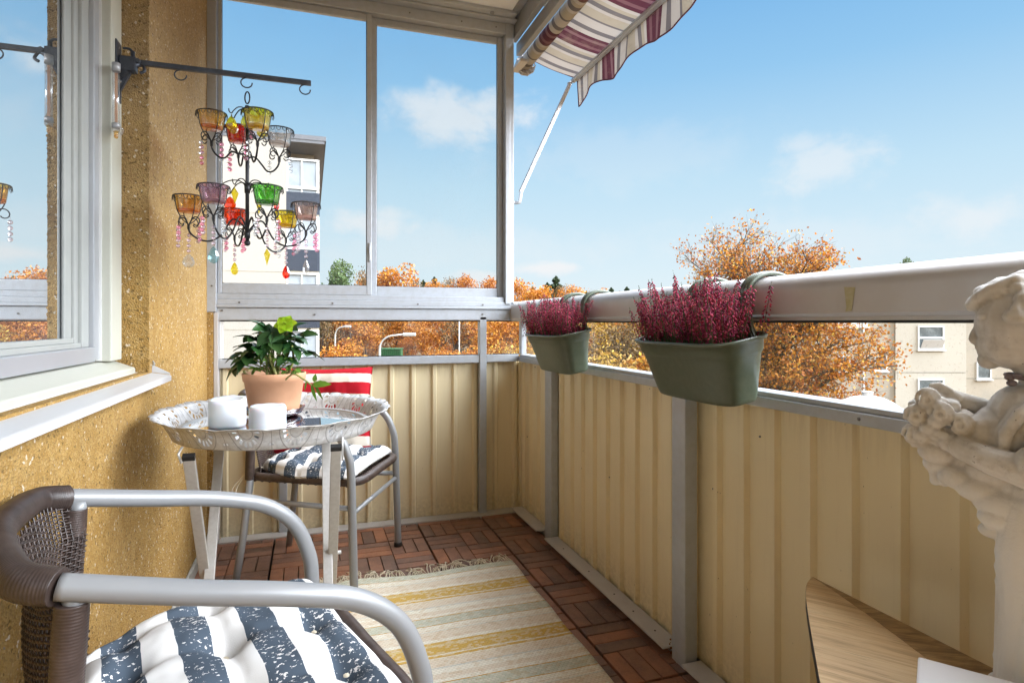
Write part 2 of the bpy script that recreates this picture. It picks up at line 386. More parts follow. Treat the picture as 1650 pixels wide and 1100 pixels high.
def rug_mat():
    m, nt, b = new_mat('woven_striped_cotton'); co = nt.coord()
    s = nt.node('ShaderNodeSeparateXYZ'); nt.l.new(co, s.inputs[0])
    wob = nt.noise(3, 2, .5, co).outputs[0]
    y = nt.math('ADD', s.outputs[1], nt.math('MULTIPLY', nt.math('SUBTRACT', wob, .5), .012))
    ph = nt.math('FRACT', nt.math('DIVIDE', nt.math('SUBTRACT', 2.30+.36*20, y), .36))
    W = (.86, .82, .71); Y = (.66, .42, .10); P = (.78, .68, .54); G = (.58, .59, .47); LY = (.68, .52, .24); O = (.60, .36, .10); GR = (.66, .66, .60)
    st = [(0, G), (.105, G), (.115, O), (.128, W), (.19, P), (.20, W), (.215, GR), (.23, P), (.35, P), (.36, W),
          (.40, W), (.41, Y), (.432, Y), (.44, LY), (.47, LY), (.48, Y), (.575, Y), (.585, LY), (.60, W), (.612, Y), (.635, Y), (.645, W), (.66, P), (.77, P), (.78, GR), (.80, W), (.86, W), (.865, P), (.93, W), (.975, O), (.985, G)]
    c = nt.ramp(ph, st, 'CONSTANT')
    # woven cells
    cy = nt.math('FRACT', nt.math('MULTIPLY', y, 125)); cx0 = nt.math('MULTIPLY', s.outputs[0], 80)
    odd = nt.math('MODULO', nt.math('FLOOR', nt.math('MULTIPLY', y, 125)), 2)
    cx = nt.math('FRACT', nt.math('ADD', cx0, nt.math('MULTIPLY', odd, .5)))
    bx = nt.math('SUBTRACT', 1, nt.math('MULTIPLY', nt.math('ABSOLUTE', nt.math('SUBTRACT', cx, .5)), 2))
    by = nt.math('SUBTRACT', 1, nt.math('MULTIPLY', nt.math('ABSOLUTE', nt.math('SUBTRACT', cy, .5)), 2))
    bumpv = nt.math('MULTIPLY', nt.ss(bx, .05, .6), nt.ss(by, .05, .6))
    wn = nt.node('ShaderNodeTexWhiteNoise', noise_dimensions='2D')
    cb = nt.node('ShaderNodeCombineXYZ'); nt.l.new(nt.math('FLOOR', nt.math('ADD', cx0, nt.math('MULTIPLY', odd, .5))), cb.inputs[0]); nt.l.new(nt.math('FLOOR', nt.math('MULTIPLY', y, 125)), cb.inputs[1])
    nt.l.new(cb.outputs[0], wn.inputs['Vector'])
    c = nt.mix(nt.math('MULTIPLY', nt.math('GREATER_THAN', wn.outputs[0], .66), .38), c, (.80, .74, .62, 1))
    c = nt.mix(nt.math('MULTIPLY', nt.math('LESS_THAN', wn.outputs[0], .2), .3), c, (.58, .40, .18, 1))
    c = nt.mix(nt.math('MULTIPLY', nt.math('SUBTRACT', 1, bumpv), .18), c, (.30, .24, .16, 1))
    nt.l.new(c, b.inputs['Base Color']); b.inputs['Roughness'].default_value = .95; b.inputs['Specular IOR Level'].default_value = .1
    bp = nt.node('ShaderNodeBump'); bp.inputs['Strength'].default_value = .5; bp.inputs['Distance'].default_value = .003
    nt.l.new(bumpv, bp.inputs['Height']); nt.l.new(bp.outputs[0], b.inputs['Normal']); return m
MT['rug'] = rug_mat()

def stripe_mat(name, axis, period, duty, off, dark, light, distress=True):
    m, nt, b = new_mat(name); co = nt.coord()
    s = nt.node('ShaderNodeSeparateXYZ'); nt.l.new(co, s.inputs[0])
    w = nt.noise(25, 2, .5, co).outputs[0]
    v = nt.math('ADD', s.outputs[axis], nt.math('MULTIPLY', nt.math('SUBTRACT', w, .5), .006))
    ph = nt.math('FRACT', nt.math('DIVIDE', nt.math('ADD', v, off+period*10), period))
    k = nt.math('LESS_THAN', ph, duty)
    if distress:
        n = nt.noise(170, 3, .65, nt.scalev(co, (.7, 1.0, 1))).outputs[0]; n2 = nt.noise(14, 2, .5, co).outputs[0]
        thr = nt.math('MULTIPLY_ADD', n2, -.20, .715)
        k = nt.math('MULTIPLY', k, nt.math('LESS_THAN', n, thr))
    c = nt.mix(k, c4(light), c4(dark))
    nt.l.new(c, b.inputs['Base Color']); b.inputs['Roughness'].default_value = .9; b.inputs['Specular IOR Level'].default_value = .15
    wv = nt.noise(700, 1, .5, co).outputs[0]; bp = nt.node('ShaderNodeBump'); bp.inputs['Strength'].default_value = .25; bp.inputs['Distance'].default_value = .001
    nt.l.new(wv, bp.inputs['Height']); nt.l.new(bp.outputs[0], b.inputs['Normal']); return m
MT['blue_stripe'] = stripe_mat('slate_blue_and_white_cotton', 0, .094, .52, .045, (.072, .095, .125), (.78, .765, .74))
MT['red_stripe'] = stripe_mat('red_and_cream_cotton', 2, .088, .56, .030, (.42, .012, .022), (.76, .70, .60), False)

def wicker():
    m, nt, b = new_mat('brown_plastic_wicker'); co = nt.coord()
    g = nt.node('ShaderNodeNewGeometry').outputs['Random Per Island']; n = nt.noise(40, 3, .6, co).outputs[0]
    c = nt.mix(nt.ss(n, .35, .65), (.040, .026, .021, 1), (.064, .044, .037, 1))
    h = nt.node('ShaderNodeHueSaturation'); nt.l.new(c, h.inputs['Color']); nt.l.new(nt.math('MULTIPLY_ADD', g, .6, .7), h.inputs['Value'])
    nt.l.new(h.outputs[0], b.inputs['Base Color']); b.inputs['Roughness'].default_value = .38; return m
MT['wicker'] = wicker()

def statue_mat():
    m, nt, b = new_mat('weathered_white_plaster'); co = nt.coord()
    n = nt.noise(9, 5, .65, co).outputs[0]; n2 = nt.noise(45, 4, .7, co).outputs[0]; n3 = nt.noise(120, 2, .6, co).outputs[0]
    c = nt.mix(nt.ss(n, .38, .64), (.82, .80, .77, 1), (.60, .57, .52, 1))
    c = nt.mix(nt.math('MULTIPLY', nt.ss(n2, .52, .72), .35), c, (.34, .29, .23, 1))
    c = nt.mix(nt.math('MULTIPLY', nt.ss(n3, .70, .76), .7), c, (.10, .085, .07, 1))
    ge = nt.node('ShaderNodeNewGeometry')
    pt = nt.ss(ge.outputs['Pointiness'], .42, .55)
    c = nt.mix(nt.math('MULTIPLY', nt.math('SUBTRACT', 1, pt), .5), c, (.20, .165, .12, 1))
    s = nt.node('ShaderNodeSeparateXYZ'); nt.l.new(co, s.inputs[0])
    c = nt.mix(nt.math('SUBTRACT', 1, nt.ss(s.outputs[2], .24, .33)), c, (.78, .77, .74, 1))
    nt.l.new(c, b.inputs['Base Color']); b.inputs['Roughness'].default_value = .75
    bp = nt.node('ShaderNodeBump'); bp.inputs['Strength'].default_value = .35; bp.inputs['Distance'].default_value = .004
    nt.l.new(nt.math('ADD', n2, nt.math('MULTIPLY', n3, .4)), bp.inputs['Height']); nt.l.new(bp.outputs[0], b.inputs['Normal']); return m
MT['statue'] = statue_mat()

def wood(name, rot, cross=False):
    m, nt, b = new_mat(name)
    mp = nt.node('ShaderNodeMapping'); nt.l.new(nt.coord(), mp.inputs[0]); mp.inputs['Rotation'].default_value = (0, 0, rot)
    mp2 = nt.scalev(mp.outputs[0], (1.2, 26, 1) if not cross else (5, 30, 1))
    n = nt.noise(3.2, 5, .65, mp2, .6).outputs[0]; n2 = nt.noise(14, 4, .7, mp2, .3).outputs[0]
    if cross:
        c = nt.ramp(n, [(.30, (.16, .085, .035)), (.47, (.33, .19, .08)), (.6, (.48, .30, .13)), (.8, (.40, .24, .10))])
        c = nt.mix(nt.math('MULTIPLY', nt.ss(n2, .52, .7), .4), c, (.14, .075, .03, 1))
    else:
        c = nt.ramp(n, [(.30, (.46, .28, .13)), (.45, (.68, .46, .24)), (.6, (.78, .57, .32)), (.8, (.70, .50, .27))])
        c = nt.mix(nt.math('MULTIPLY', nt.ss(n2, .55, .68), .5), c, (.24, .13, .06, 1))
    nt.l.new(c, b.inputs['Base Color']); b.inputs['Roughness'].default_value = .38; return m
MT['veneer'] = wood('honey_oak_veneer', R(52)); MT['veneer_cross'] = wood('dark_figured_veneer', R(25), True)
MT['white_gloss'] = mat('white_gloss_plastic', (.80, .79, .80), .3)

def awning_mat(name, along, lo, translucency=.12):
    # stripes across y: grey, white, plum bands
    m, nt, b = new_mat(name); co = nt.coord(); s = nt.node('ShaderNodeSeparateXYZ'); nt.l.new(co, s.inputs[0])
    ph = nt.math('FRACT', nt.math('DIVIDE', nt.math('SUBTRACT', 2.97+20*.43, s.outputs[1]), .43))
    Wc = (.50, .475, .45); Gc = (.17, .16, .17); Pc = (.105, .035, .055); Bc = (.42, .38, .31)
    st = [(0, Gc), (.03, Bc), (.17, Wc), (.22, Gc), (.29, Bc), (.35, Wc), (.40, Pc), (.46, (.20, .10, .12)), (.51, Pc), (.60, (.22, .12, .14)), (.65, Pc), (.71, Wc), (.79, Gc), (.86, Wc)]
    c = nt.ramp(ph, st, 'CONSTANT')
    n = nt.noise(7, 4, .7, nt.scalev(co, (1, 1, 3))).outputs[0]
    c = nt.mix(nt.math('MULTIPLY', nt.ss(n, .5, .75), .35), c, (.33, .27, .20, 1))
    nt.l.new(c, b.inputs['Base Color']); b.inputs['Roughness'].default_value = .85; b.inputs['Specular IOR Level'].default_value = .15
    tr = nt.node('ShaderNodeBsdfTranslucent'); nt.l.new(c, tr.inputs[0]); mx = nt.node('ShaderNodeMixShader'); mx.inputs[0].default_value = translucency
    nt.l.new(b.outputs[0], mx.inputs[1]); nt.l.new(tr.outputs[0], mx.inputs[2]); nt.l.new(mx.outputs[0], nt.n['Material Output'].inputs[0]); return m
MT['awning'] = awning_mat('striped_awning_canvas', 0, 0)
MT['plum_trim'] = mat('plum_edging_tape', (.10, .03, .06), .85)

def tray_mat():
    m, nt, b = new_mat('pierced_silver_tin'); uv = nt.coord('UV'); s = nt.node('ShaderNodeSeparateXYZ'); nt.l.new(uv, s.inputs[0])
    fu = nt.math('MULTIPLY', nt.math('SUBTRACT', nt.math('FRACT', s.outputs[0]), .5), 2.0); fv = nt.math('SUBTRACT', s.outputs[1], .80)
    r = nt.math('SQRT', nt.math('ADD', nt.math('MULTIPLY', fu, fu), nt.math('MULTIPLY', fv, fv)))
    an = nt.math('ARCTAN2', fv, fu); pet = nt.math('GREATER_THAN', nt.math('COSINE', nt.math('MULTIPLY', an, 14)), -.05)
    band = nt.math('MULTIPLY', nt.math('GREATER_THAN', r, .35), nt.math('LESS_THAN', r, .54)); hole = nt.math('MULTIPLY', band, pet)
    # small clover of holes at the panel joints near the foot
    fu2 = nt.math('MULTIPLY', nt.math('ABSOLUTE', nt.math('SUBTRACT', nt.math('ABSOLUTE', fu), 1.0)), 1.0)
    q = nt.math('ADD', nt.math('POWER', nt.math('SUBTRACT', fu2, .07), 2.0), nt.math('POWER', nt.math('SUBTRACT', s.outputs[1], .36), 2.0))
    q2 = nt.math('ADD', nt.math('POWER', nt.math('SUBTRACT', fu2, .10), 2.0), nt.math('POWER', nt.math('SUBTRACT', s.outputs[1], .16), 2.0))
    h2 = nt.math('MAXIMUM', nt.math('LESS_THAN', q, .0016), nt.math('LESS_THAN', q2, .0012)); hole = nt.math('MAXIMUM', hole, h2)
    ring = nt.math('LESS_THAN', nt.math('ABSOLUTE', nt.math('SUBTRACT', r, .68)), .022)
    ring2 = nt.math('LESS_THAN', nt.math('ABSOLUTE', nt.math('SUBTRACT', r, .27)), .014)
    seam = nt.math('GREATER_THAN', nt.math('ABSOLUTE', fu), .985)
    mark = nt.math('MAXIMUM', nt.math('MAXIMUM', ring, ring2), seam)
    n = nt.noise(70, 4, .65, nt.coord()).outputs[0]
    c = nt.mix(nt.ss(n, .4, .65), (.70, .695, .69, 1), (.56, .55, .54, 1)); c = nt.mix(nt.math('MULTIPLY', mark, .55), c, (.16, .145, .13, 1))
    nt.l.new(c, b.inputs['Base Color']); b.inputs['Metallic'].default_value = .1; b.inputs['Roughness'].default_value = .5
    bp = nt.node('ShaderNodeBump'); bp.inputs['Strength'].default_value = .6; bp.inputs['Distance'].default_value = .002
    nt.l.new(nt.math('ADD', nt.ss(r, .3, .68), nt.math('MULTIPLY', mark, -.6)), bp.inputs['Height']); nt.l.new(bp.outputs[0], b.inputs['Normal'])
    tr = nt.node('ShaderNodeBsdfTransparent'); mx = nt.node('ShaderNodeMixShader'); nt.l.new(hole, mx.inputs[0])
    nt.l.new(b.outputs[0], mx.inputs[1]); nt.l.new(tr.outputs[0], mx.inputs[2]); nt.l.new(mx.outputs[0], nt.n['Material Output'].inputs[0]); return m
MT['tray'] = tray_mat()
MT['tray_plain'] = mat('brushed_tin', (.60, .59, .57), .35, .4, var=(40, .4, (.38, .36, .34)))
MT['leg_paint'] = mat('chipped_white_steel', (.52, .50, .47), .45, .2, var=(12, .4, (.44, .42, .39)), var2=(90, .2, (.30, .27, .23)))
# outdoors
MT['render_cream'] = mat('cream_render', (.36, .335, .295), .9, var=(.5, .4, (.34, .315, .275)), var2=(8, .12, (.30, .28, .24)))
MT['render_light'] = mat('pale_render_band', (.47, .435, .37), .9, var=(.6, .4, (.44, .40, .34)))
MT['render_beige'] = mat('beige_render', (.36, .325, .27), .9, var=(.5, .5, (.46, .39, .30)), var2=(4, .2, (.42, .37, .30)))
MT['roof_grey'] = mat('grey_roofing_felt', (.13, .135, .15), .8, var=(6, .4, (.18, .18, .19)))
MT['balcony_blue'] = mat('dark_blue_corrugated_sheet', (.030, .040, .062), .5, var=(5, .4, (.05, .06, .085)))
MT['white_paint'] = mat('white_window_paint', (.74, .74, .72), .45)
MT['far_glass'] = mat('dark_far_window_glass', (.10, .12, .13), .08, .0, var=(1.2, .7, (.28, .31, .32)), spec=.8)
MT['balcony_glass'] = mat('grey_balcony_glazing', (.27, .30, .33), .15, var=(1.5, .6, (.36, .40, .44)))
MT['lamp_grey'] = mat('galvanised_lamp_steel', (.48, .49, .48), .5, .3)
MT['container_green'] = mat('green_painted_steel', (.035, .17, .062), .5, var=(3, .3, (.05, .22, .09)))
MT['ground'] = mat('autumn_grass_ground', (.07, .075, .03), .95, var=(.3, .6, (.16, .09, .03)), var2=(3, .3, (.10, .06, .03)))
MT['hill'] = mat('leaf_litter_hill', (.13, .085, .04), .95, var=(.15, .6, (.20, .10, .03)), var2=(.8, .5, (.06, .05, .025)))
MT['asphalt'] = mat('asphalt', (.05, .05, .052), .9, var=(2, .3, (.07, .07, .07)))
# ================================================================== THE BALCONY
YE = 2.94      # inner face of the end glazing
BACK = -1.8
s_ = MB().box(-.63, BACK, -.18, 1.16, 3.06, -.002, 0).build('floor', MT['concrete']); tag(s_, kind='structure')
# deck of chequered slat blocks
dk = MB(); base = MB()
bs = .16; x_lines = [.81+bs*k for k in range(-9, 3)]
y0d = 2.385+bs*4
rows = [y0d-bs*k for k in range(0, 27)]
rr = random.Random(3)
for i, xa in enumerate(x_lines):
    for j, yb in enumerate(rows):
        x0, x1, y1 = xa, xa+bs, yb; ya = yb-bs
        if (i+j) % 2 == 0: cells = [(x0+k*bs/3, ya, x0+(k+1)*bs/3, y1) for k in range(3)]
        else: cells = [(x0, ya+k*bs/3, x1, ya+(k+1)*bs/3) for k in range(3)]
        gx0 = .0045 if (i % 2 == 1) else .0016; gx1 = .0045 if (i % 2 == 0) else .0016
        gy0 = .0045 if (j % 2 == 1) else .0016; gy1 = .0045 if (j % 2 == 0) else .0016
        tz = rr.uniform(-.0008, .0008)
        for (a, b_, c, d) in cells:
            a2 = a+(gx0 if a == x0 else .0018); c2 = c-(gx1 if abs(c-x1) < 1e-6 else .0018)
            b2 = b_+(gy0 if abs(b_-ya) < 1e-6 else .0018); d2 = d-(gy1 if abs(d-y1) < 1e-6 else .0018)
            # trimmed against the parapets
            a2 = max(a2, -.417); c2 = min(c2, 1.012); d2 = min(d2, 2.915); b2 = max(b2, BACK)
            if c2-a2 < .012 or d2-b2 < .012: continue
            h = .027+tz+rr.uniform(-.0007, .0007)
            dk.bbox(a2, b2, .008, c2, d2, h, .0022)
base.box(-.417, BACK, .0, 1.0, 2.90, .0075, 0)
tag(base.build('deck_base', mat('black_plastic_grid', (.012, .011, .010), .8)), kind='structure')
tag(dk.build('floor_decking', MT['deck']), kind='structure')
# ceiling: slab of the balcony above
c_ = MB().box(-.63, BACK, 2.56, .96, 2.925, 2.72, 0).box(-.63, BACK, 2.722, 1.30, 3.05, 2.90, 1)
tag(c_.build('ceiling', [MT['ceiling'], MT['concrete']]), kind='structure')

# ---- left wall of ochre plaster with the window recess
wl = empty('plaster_wall', (0, 0, 0), 0, 'rough ochre pebble-dash house wall behind the two chairs', 'wall')
def rough_patch(mb, x, y0, y1, z0, z1, ny, nz, amp=.004):
    vs = []; fs = []
    for j in range(nz+1):
        for i in range(ny+1):
            y = y0+(y1-y0)*i/ny; z = z0+(z1-z0)*j/nz
            e = min(i, ny-i, j, nz-j)
            d = amp*(noise.noise(Vector((y*9, z*9, 3)))+.6*noise.noise(Vector((y*30, z*30, 8)))) if e > 0 else 0
            vs.append((x+d, y, z))
    for j in range(nz):
        for i in range(ny):
            a = j*(ny+1)+i; fs.append((a, a+1, a+ny+2, a+ny+1))
    mb.add(vs, fs, 0, True)
w = MB()
w.box(-.63, BACK-1.2, -.18, -.434, 2.93, .86)                 # below the sill
w.box(-.63, 1.925, .86, -.434, 2.93, 2.56)                    # pier beside the window
w.box(-.63, BACK-1.2, 2.25, -.434, 1.925, 2.56)               # lintel
w.box(-.63, BACK-1.2, .86, -.434, -1.0, 2.25)
rough_patch(w, -.4295, 1.925, 2.93, .86, 2.56, 60, 90)
rough_patch(w, -.4295, BACK, 2.93, .07, .86, 150, 40)
w.box(-.434, 1.9251, .86, -.4296, 1.933, 2.56); w.box(-.434, 2.922, 0.0, -.4296, 2.93, 2.56)
# ragged pebble edge of the recess
rr = random.Random(5)
for k in range(420):
    z = rr.uniform(.86, 2.5); r = rr.uniform(.0015, .0045)
    w.ball((-.4315+rr.uniform(-.003, .002), 1.9265+rr.uniform(-.002, .003), z), r, 6, 4, 0, False)
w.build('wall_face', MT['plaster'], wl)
pl = MB().bbox(-.4285, BACK, -.001, -.417, 2.93, .072, .004); pl.build('plinth', MT['plinth'], wl)
# rest of the house the balcony hangs on
hb = MB().box(-12, -15, -9.2, -.64, 2.93, 11.5)
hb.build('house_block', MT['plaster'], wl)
# white strip between wall and end railing
MB().box(-.434, 2.9305, 0, -.4045, 2.986, 1.044).build('wall_end', MT['plaster'], wl)
MB().bbox(-.404, 2.932, 0, -.385, 2.985, 1.044, .003).bbox(-.434, 2.985, -.2, -.40, 3.05, 2.9, .004).build('corner_strip', MT['rail_white'], wl)

# ---- window in the left wall
wn = empty('window', (-.5, .4, .9), 0, 'large cream framed window mirroring the sky, set in the ochre wall', 'window')
def part(mb, name, m, par): 
    o = mb.build(name, m, par); o.location = -Vector(par.location) if par.rotation_euler.z == 0 else (0, 0, 0); return o
f = MB()
f.bbox(-.56, 1.815, .898, -.49, 1.905, 2.26, .004)              # outer stile
f.bbox(-.56, -.98, 2.17, -.492, 1.815, 2.26, .004)
f.bbox(-.56, -.98, .898, -.492, -.90, 2.17, .004)
f.box(-.56, 1.905, .898, -.505, 1.925, 2.26)
fr_ = part(f, 'frame', MT['cream_paint'], wn)
f = MB()
f.bbox(-.545, 1.775, .905, -.517, 1.812, 2.165, .003)           # aluminium sash cladding
f.bbox(-.545, -.89, .900, -.515, 1.775, .938, .003)
sash = part(f, 'sash', MT['sash_alu'], wn)
f = MB()
f.bbox(-.548, 1.725, .938, -.528, 1.775, 2.165, .003); f.bbox(-.548, 1.70, .938, -.536, 1.725, 2.165, .003)
f.bbox(-.548, 1.655, .945, -.542, 1.70, 2.165, .002)
f.bbox(-.548, -.89, .938, -.530, 1.725, .950, .002); f.bbox(-.548, -.89, .950, -.538, 1.70, .962, .002)
part(f, 'glazing_bead', mat('greyed_glazing_bead', (.36, .37, .35), .35, var=(10, .4, (.30, .31, .30))), wn)
f = MB().box(-.552, 1.8135, .90, -.512, 1.8149, 2.165); part(f, 'weather_strip', MT['white_paint'], wn)
f = MB(); f.box(-.552, -.9, .95, -.549, 1.70, 2.17); part(f, 'glass_pane', MT['window_glass'], wn)
def slope_sill(mb, x0, z0, x1, z1, t, y0, y1):
    mb.prism([(x0, z0), (x1, z1), (x1, z1-t), (x0, z0-t)], 0, y1-y0, 0, Matrix(((1,0,0,0),(0,0,-1,y1),(0,1,0,0),(0,0,0,1))))
f = MB()
f.prism([(-.56, .899), (-.513, .896), (-.462, .876), (-.458, .872), (-.458, .848), (-.56, .848)], 0, 2.90, 0, Matrix(((1,0,0,0),(0,0,-1,1.905),(0,1,0,0),(0,0,0,1))))
part(f, 'wooden_sill', MT['cream_paint'], wn)
f = MB()
P_ = [(-.47, .862), (-.455, .860), (-.384, .848), (-.380, .846), (-.380, .832), (-.384, .832), (-.384, .842), (-.47, .856)]
f.prism(P_, 0, 2.93, 0, Matrix(((1,0,0,0),(0,0,-1,1.958),(0,1,0,0),(0,0,0,1))))
f.prism([(-.457, .862), (-.384, .849), (-.384, .853), (-.425, .876), (-.457, .879)], 0, .003, 0, Matrix(((1,0,0,0),(0,0,-1,1.9625),(0,1,0,0),(0,0,0,1))))
part(f, 'metal_sill', MT['sill_white'], wn)
# flaking edge where flange meets plaster
f = MB()
for k in range(26): f.ball((-.43+rr.uniform(-.012, .006), 1.962+rr.uniform(-.006, .004), .878+rr.uniform(-.004, .010)), rr.uniform(.001, .004), 6, 4, 0, False)
part(f, 'mortar_crumbs', MT['plinth'], wn)

# thermometer on the frame
th = empty('thermometer', (-.476, 1.80, 1.48), 0, 'slim glass tube thermometer screwed to the cream window frame', 'thermometer')
f = MB().tube([(0, 0, .012), (0, 0, .185)], .0085, 14); f.build('glass_tube', MT['g_clear'], th)
f = MB().bbox(-.003, -.0012, .03, .003, .0012, .165, .0005); f.build('scale_strip', MT['terracotta'], th)
f = MB().tube([(0, 0, .168), (0, 0, .190)], .0098, 14).tube([(0, 0, .022), (0, 0, .034)], .0098, 14); build_each(f, 'metal_cap', MT['sash_alu'], th)
f = MB().tube([(0, 0, .0), (0, 0, .014)], [.004, .006], 10).ball((0, 0, .0), .0055, 10, 6); f.build('amber_tip', MT['g_amber'], th)
f = MB().tube(spline([(.002, .004, .15), (.006, .014, .148), (-.008, .02, .146)]), .003, 8).tube(spline([(.002, .004, .028), (.012, .012, .022), (.006, .02, .012)]), .003, 8); build_each(f, 'bracket', MT['g_clear'], th)

# ---- corrugated parapet sheets
def corrugated(mb, length, z0, z1, period=.106, rib=.017, depth=.0135, start=0.0, th=.001):
    """profile in local (s, d): s along the sheet, d towards the inside"""
    prof = []; s0 = -start
    while s0 < length:
        for a, d in ((0, 0), (period-rib-.014, 0), (period-rib-.005, depth), (period-.007, depth), (period-.0005, .0)):
            s1 = s0+a
            if 0 <= s1 <= length: prof.append((s1, d))
        s0 += period
    if not prof or prof[0][0] > 0: prof.insert(0, (0, 0))
    if prof[-1][0] < length: prof.append((length, 0))
    return prof
def sheet(name, o3, dvec, nvec, length, z0, z1, par, start=0, m='cream_panel', label=None):
    prof = corrugated(None, length, z0, z1, start=start)
    o3, dvec, nvec = Vector(o3), Vector(dvec), Vector(nvec)
    vs = []; fs = []; n = len(prof)
    nz = 5
    for j in range(nz+1):
        z = z0+(z1-z0)*j/nz
        for (s1, d) in prof:
            wob = .0012*noise.noise(Vector((s1*4, z*3, o3.x*7)))
            p = o3+dvec*s1+nvec*(d+wob); vs.append((p.x, p.y, z))
    for j in range(nz):
        for i in range(n-1): a = j*n+i; fs.append((a, a+1, a+n+1, a+n))
    b = len(vs)
    mb = MB().add(vs, fs)
    # back skin so that the sheet has thickness
    q0 = o3-nvec*.004; q1 = q0+dvec*length
    mb.add([(q0.x, q0.y, z0), (q1.x, q1.y, z0), (q1.x, q1.y, z1), (q0.x, q0.y, z1)], [(0, 3, 2, 1)])
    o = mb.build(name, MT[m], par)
    if label: o['label'] = label
    return o

# ---- side railing (right)
sr = empty('side_railing', (0, 0, 0), 0, 'long side balustrade of cream ribbed sheets under a thick white handrail with planters', 'railing')
XR = 1.047
segs = [(2.49, 2.965, .04), (1.466, 2.49, .02), (.364, 1.466, .09), (-.656, .364, .0), (BACK, -.656, .0)]
for k, (a, b_, st) in enumerate(segs):
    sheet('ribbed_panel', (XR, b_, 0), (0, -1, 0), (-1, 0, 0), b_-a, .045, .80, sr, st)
for (a, b_, xi, xo) in ((2.455, 2.53, 1.008, 1.044), (1.436, 1.502, .994, 1.034), (.33, .40, .994, 1.034), (-.69, -.62, .994, 1.034)):
    p = MB().bbox(xi, a, .0, xo, b_, .805, .004).bbox(xi+.006, a-.004, .0, xo+.03, b_+.004, .012, .002).build('post', MT['alu'], sr)
f = MB()
f.bbox(1.022, BACK, .797, 1.090, YE-.002, .822, .003); f.bbox(1.030, BACK, .822, 1.084, YE-.002, .834, .002)
f.build('lower_rail', MT['alu'], sr)
f = MB().box(1.058, BACK, .834, 1.062, 2.93, .999); f.build('glass_pane', MT['mist_glass'], sr)
f = MB().box(1.044, BACK, .9985, 1.076, 2.93, 1.004); f.build('rubber_seal', MT['gasket'], sr)
# handrail profile: flat inner face, rounded top
hp = [(1.078, 1.004), (.988, 1.004), (.988, 1.011), (.984, 1.013), (.979, 1.018), (.977, 1.05), (.978, 1.068)]
hp += [(1.04-.062*math.cos(t), 1.068+.040*math.sin(t)) for t in [PI*k/14 for k in range(1, 14)]] + [(1.102, 1.068), (1.10, 1.013), (1.095, 1.004)]
f = MB(); n = len(hp); vs = []; fs = []; ys = [3.0, 2.5, 2.0, 1.5, 1.0, .5, 0, -.5, -1.0, BACK]
for y in ys: vs += [(x, y, z) for x, z in hp]
for j in range(len(ys)-1):
    for i in range(n): fs.append((j*n+i, j*n+(i+1) % n, (j+1)*n+(i+1) % n, (j+1)*n+i))
fs.append(tuple(range(n))); fs.append(tuple(range((len(ys)-1)*n, len(ys)*n))[::-1])
f.add(vs, fs, 0, True); hr = f.build('handrail', MT['rail_white'], sr)
md = hr.modifiers.new('e', 'EDGE_SPLIT'); md.split_angle = R(35)
f = MB()
def splat(mb, x, yc, zc, ry, rz, seed, drip=0):
    r_ = random.Random(seed); pts = []
    for k in range(18):
        a = 2*PI*k/18; q = r_.uniform(.6, 1.15)
        pts.append((yc+ry*q*math.cos(a), zc+rz*q*math.sin(a)-(drip if math.sin(a) < -.5 else 0)))
    mb.add([(x, y, z) for y, z in pts], [tuple(range(18))])
# dried paint drips on the handrail
f.prism([(.868, 1.066), (.893, 1.068), (.888, 1.03), (.890, 1.02), (.876, 1.022), (.872, 1.045)], .9764, .9768, 0, Matrix(((0,0,1,0),(1,0,0,0),(0,1,0,0),(0,0,0,1))))
f.build('dried_paint_mark', mat('old_olive_paint', (.44, .40, .22), .7, var=(60, .5, (.55, .51, .38))), sr)
f = MB()
for (a, b_) in ((1.51, 2.44), (2.54, 2.90), (.41, 1.42), (-.6, .32)):
    f.bbox(.970, a, .052, 1.034, b_, .058, .0015); f.box(1.030, a, .0, 1.0335, b_, .0515); f.box(1.0532, a-.07, .0, 1.056, b_+.07, .075)
f.build('base_strip', MT['rail_white'], sr)
f = MB()
for y in (1.60, 1.73, 1.86, 2.06, 2.3, 1.3, 1.0): f.tube([(1.0, y, .0575), (1.0, y, .0590)], .0032, 10)
build_each(f, 'strip_screw', MT['gasket'], sr)
f = MB()
for y in (2.92, 2.60, 2.53, .9): f.ball((1.0225, y, .81), .004, 8, 5)
build_each(f, 'rail_screw', MT['screw'], sr)
f = MB()
for (y, z) in ((2.86, .42), (1.98, .43), (1.58, .33), (1.20, .72), (2.2, .78), (2.75, .78), (1.7, .785), (1.3, .79), (.95, .79), (.74, .79), (1.25, .52), (1.38, .545)): f.ball((1.0445, y, z), .0028, 8, 5)
build_each(f, 'panel_screw', MT['screw'], sr)
# rust at the post foot
f = MB()
rr = random.Random(9)
for k in range(40): f.ball((1.0+rr.uniform(-.006, .02), 1.5035+rr.uniform(0, .012), rr.uniform(.01, .075)), rr.uniform(.001, .004), 5, 4, 0, False)
f.build('rust_flakes', mat('orange_rust', (.22, .08, .025), .95, var=(90, .6, (.06, .03, .02))), sr)
sheet('back_panel', (1.08, BACK+.02, 0), (-1, 0, 0), (0, 1, 0), 1.5, .045, 1.0, sr, .0)

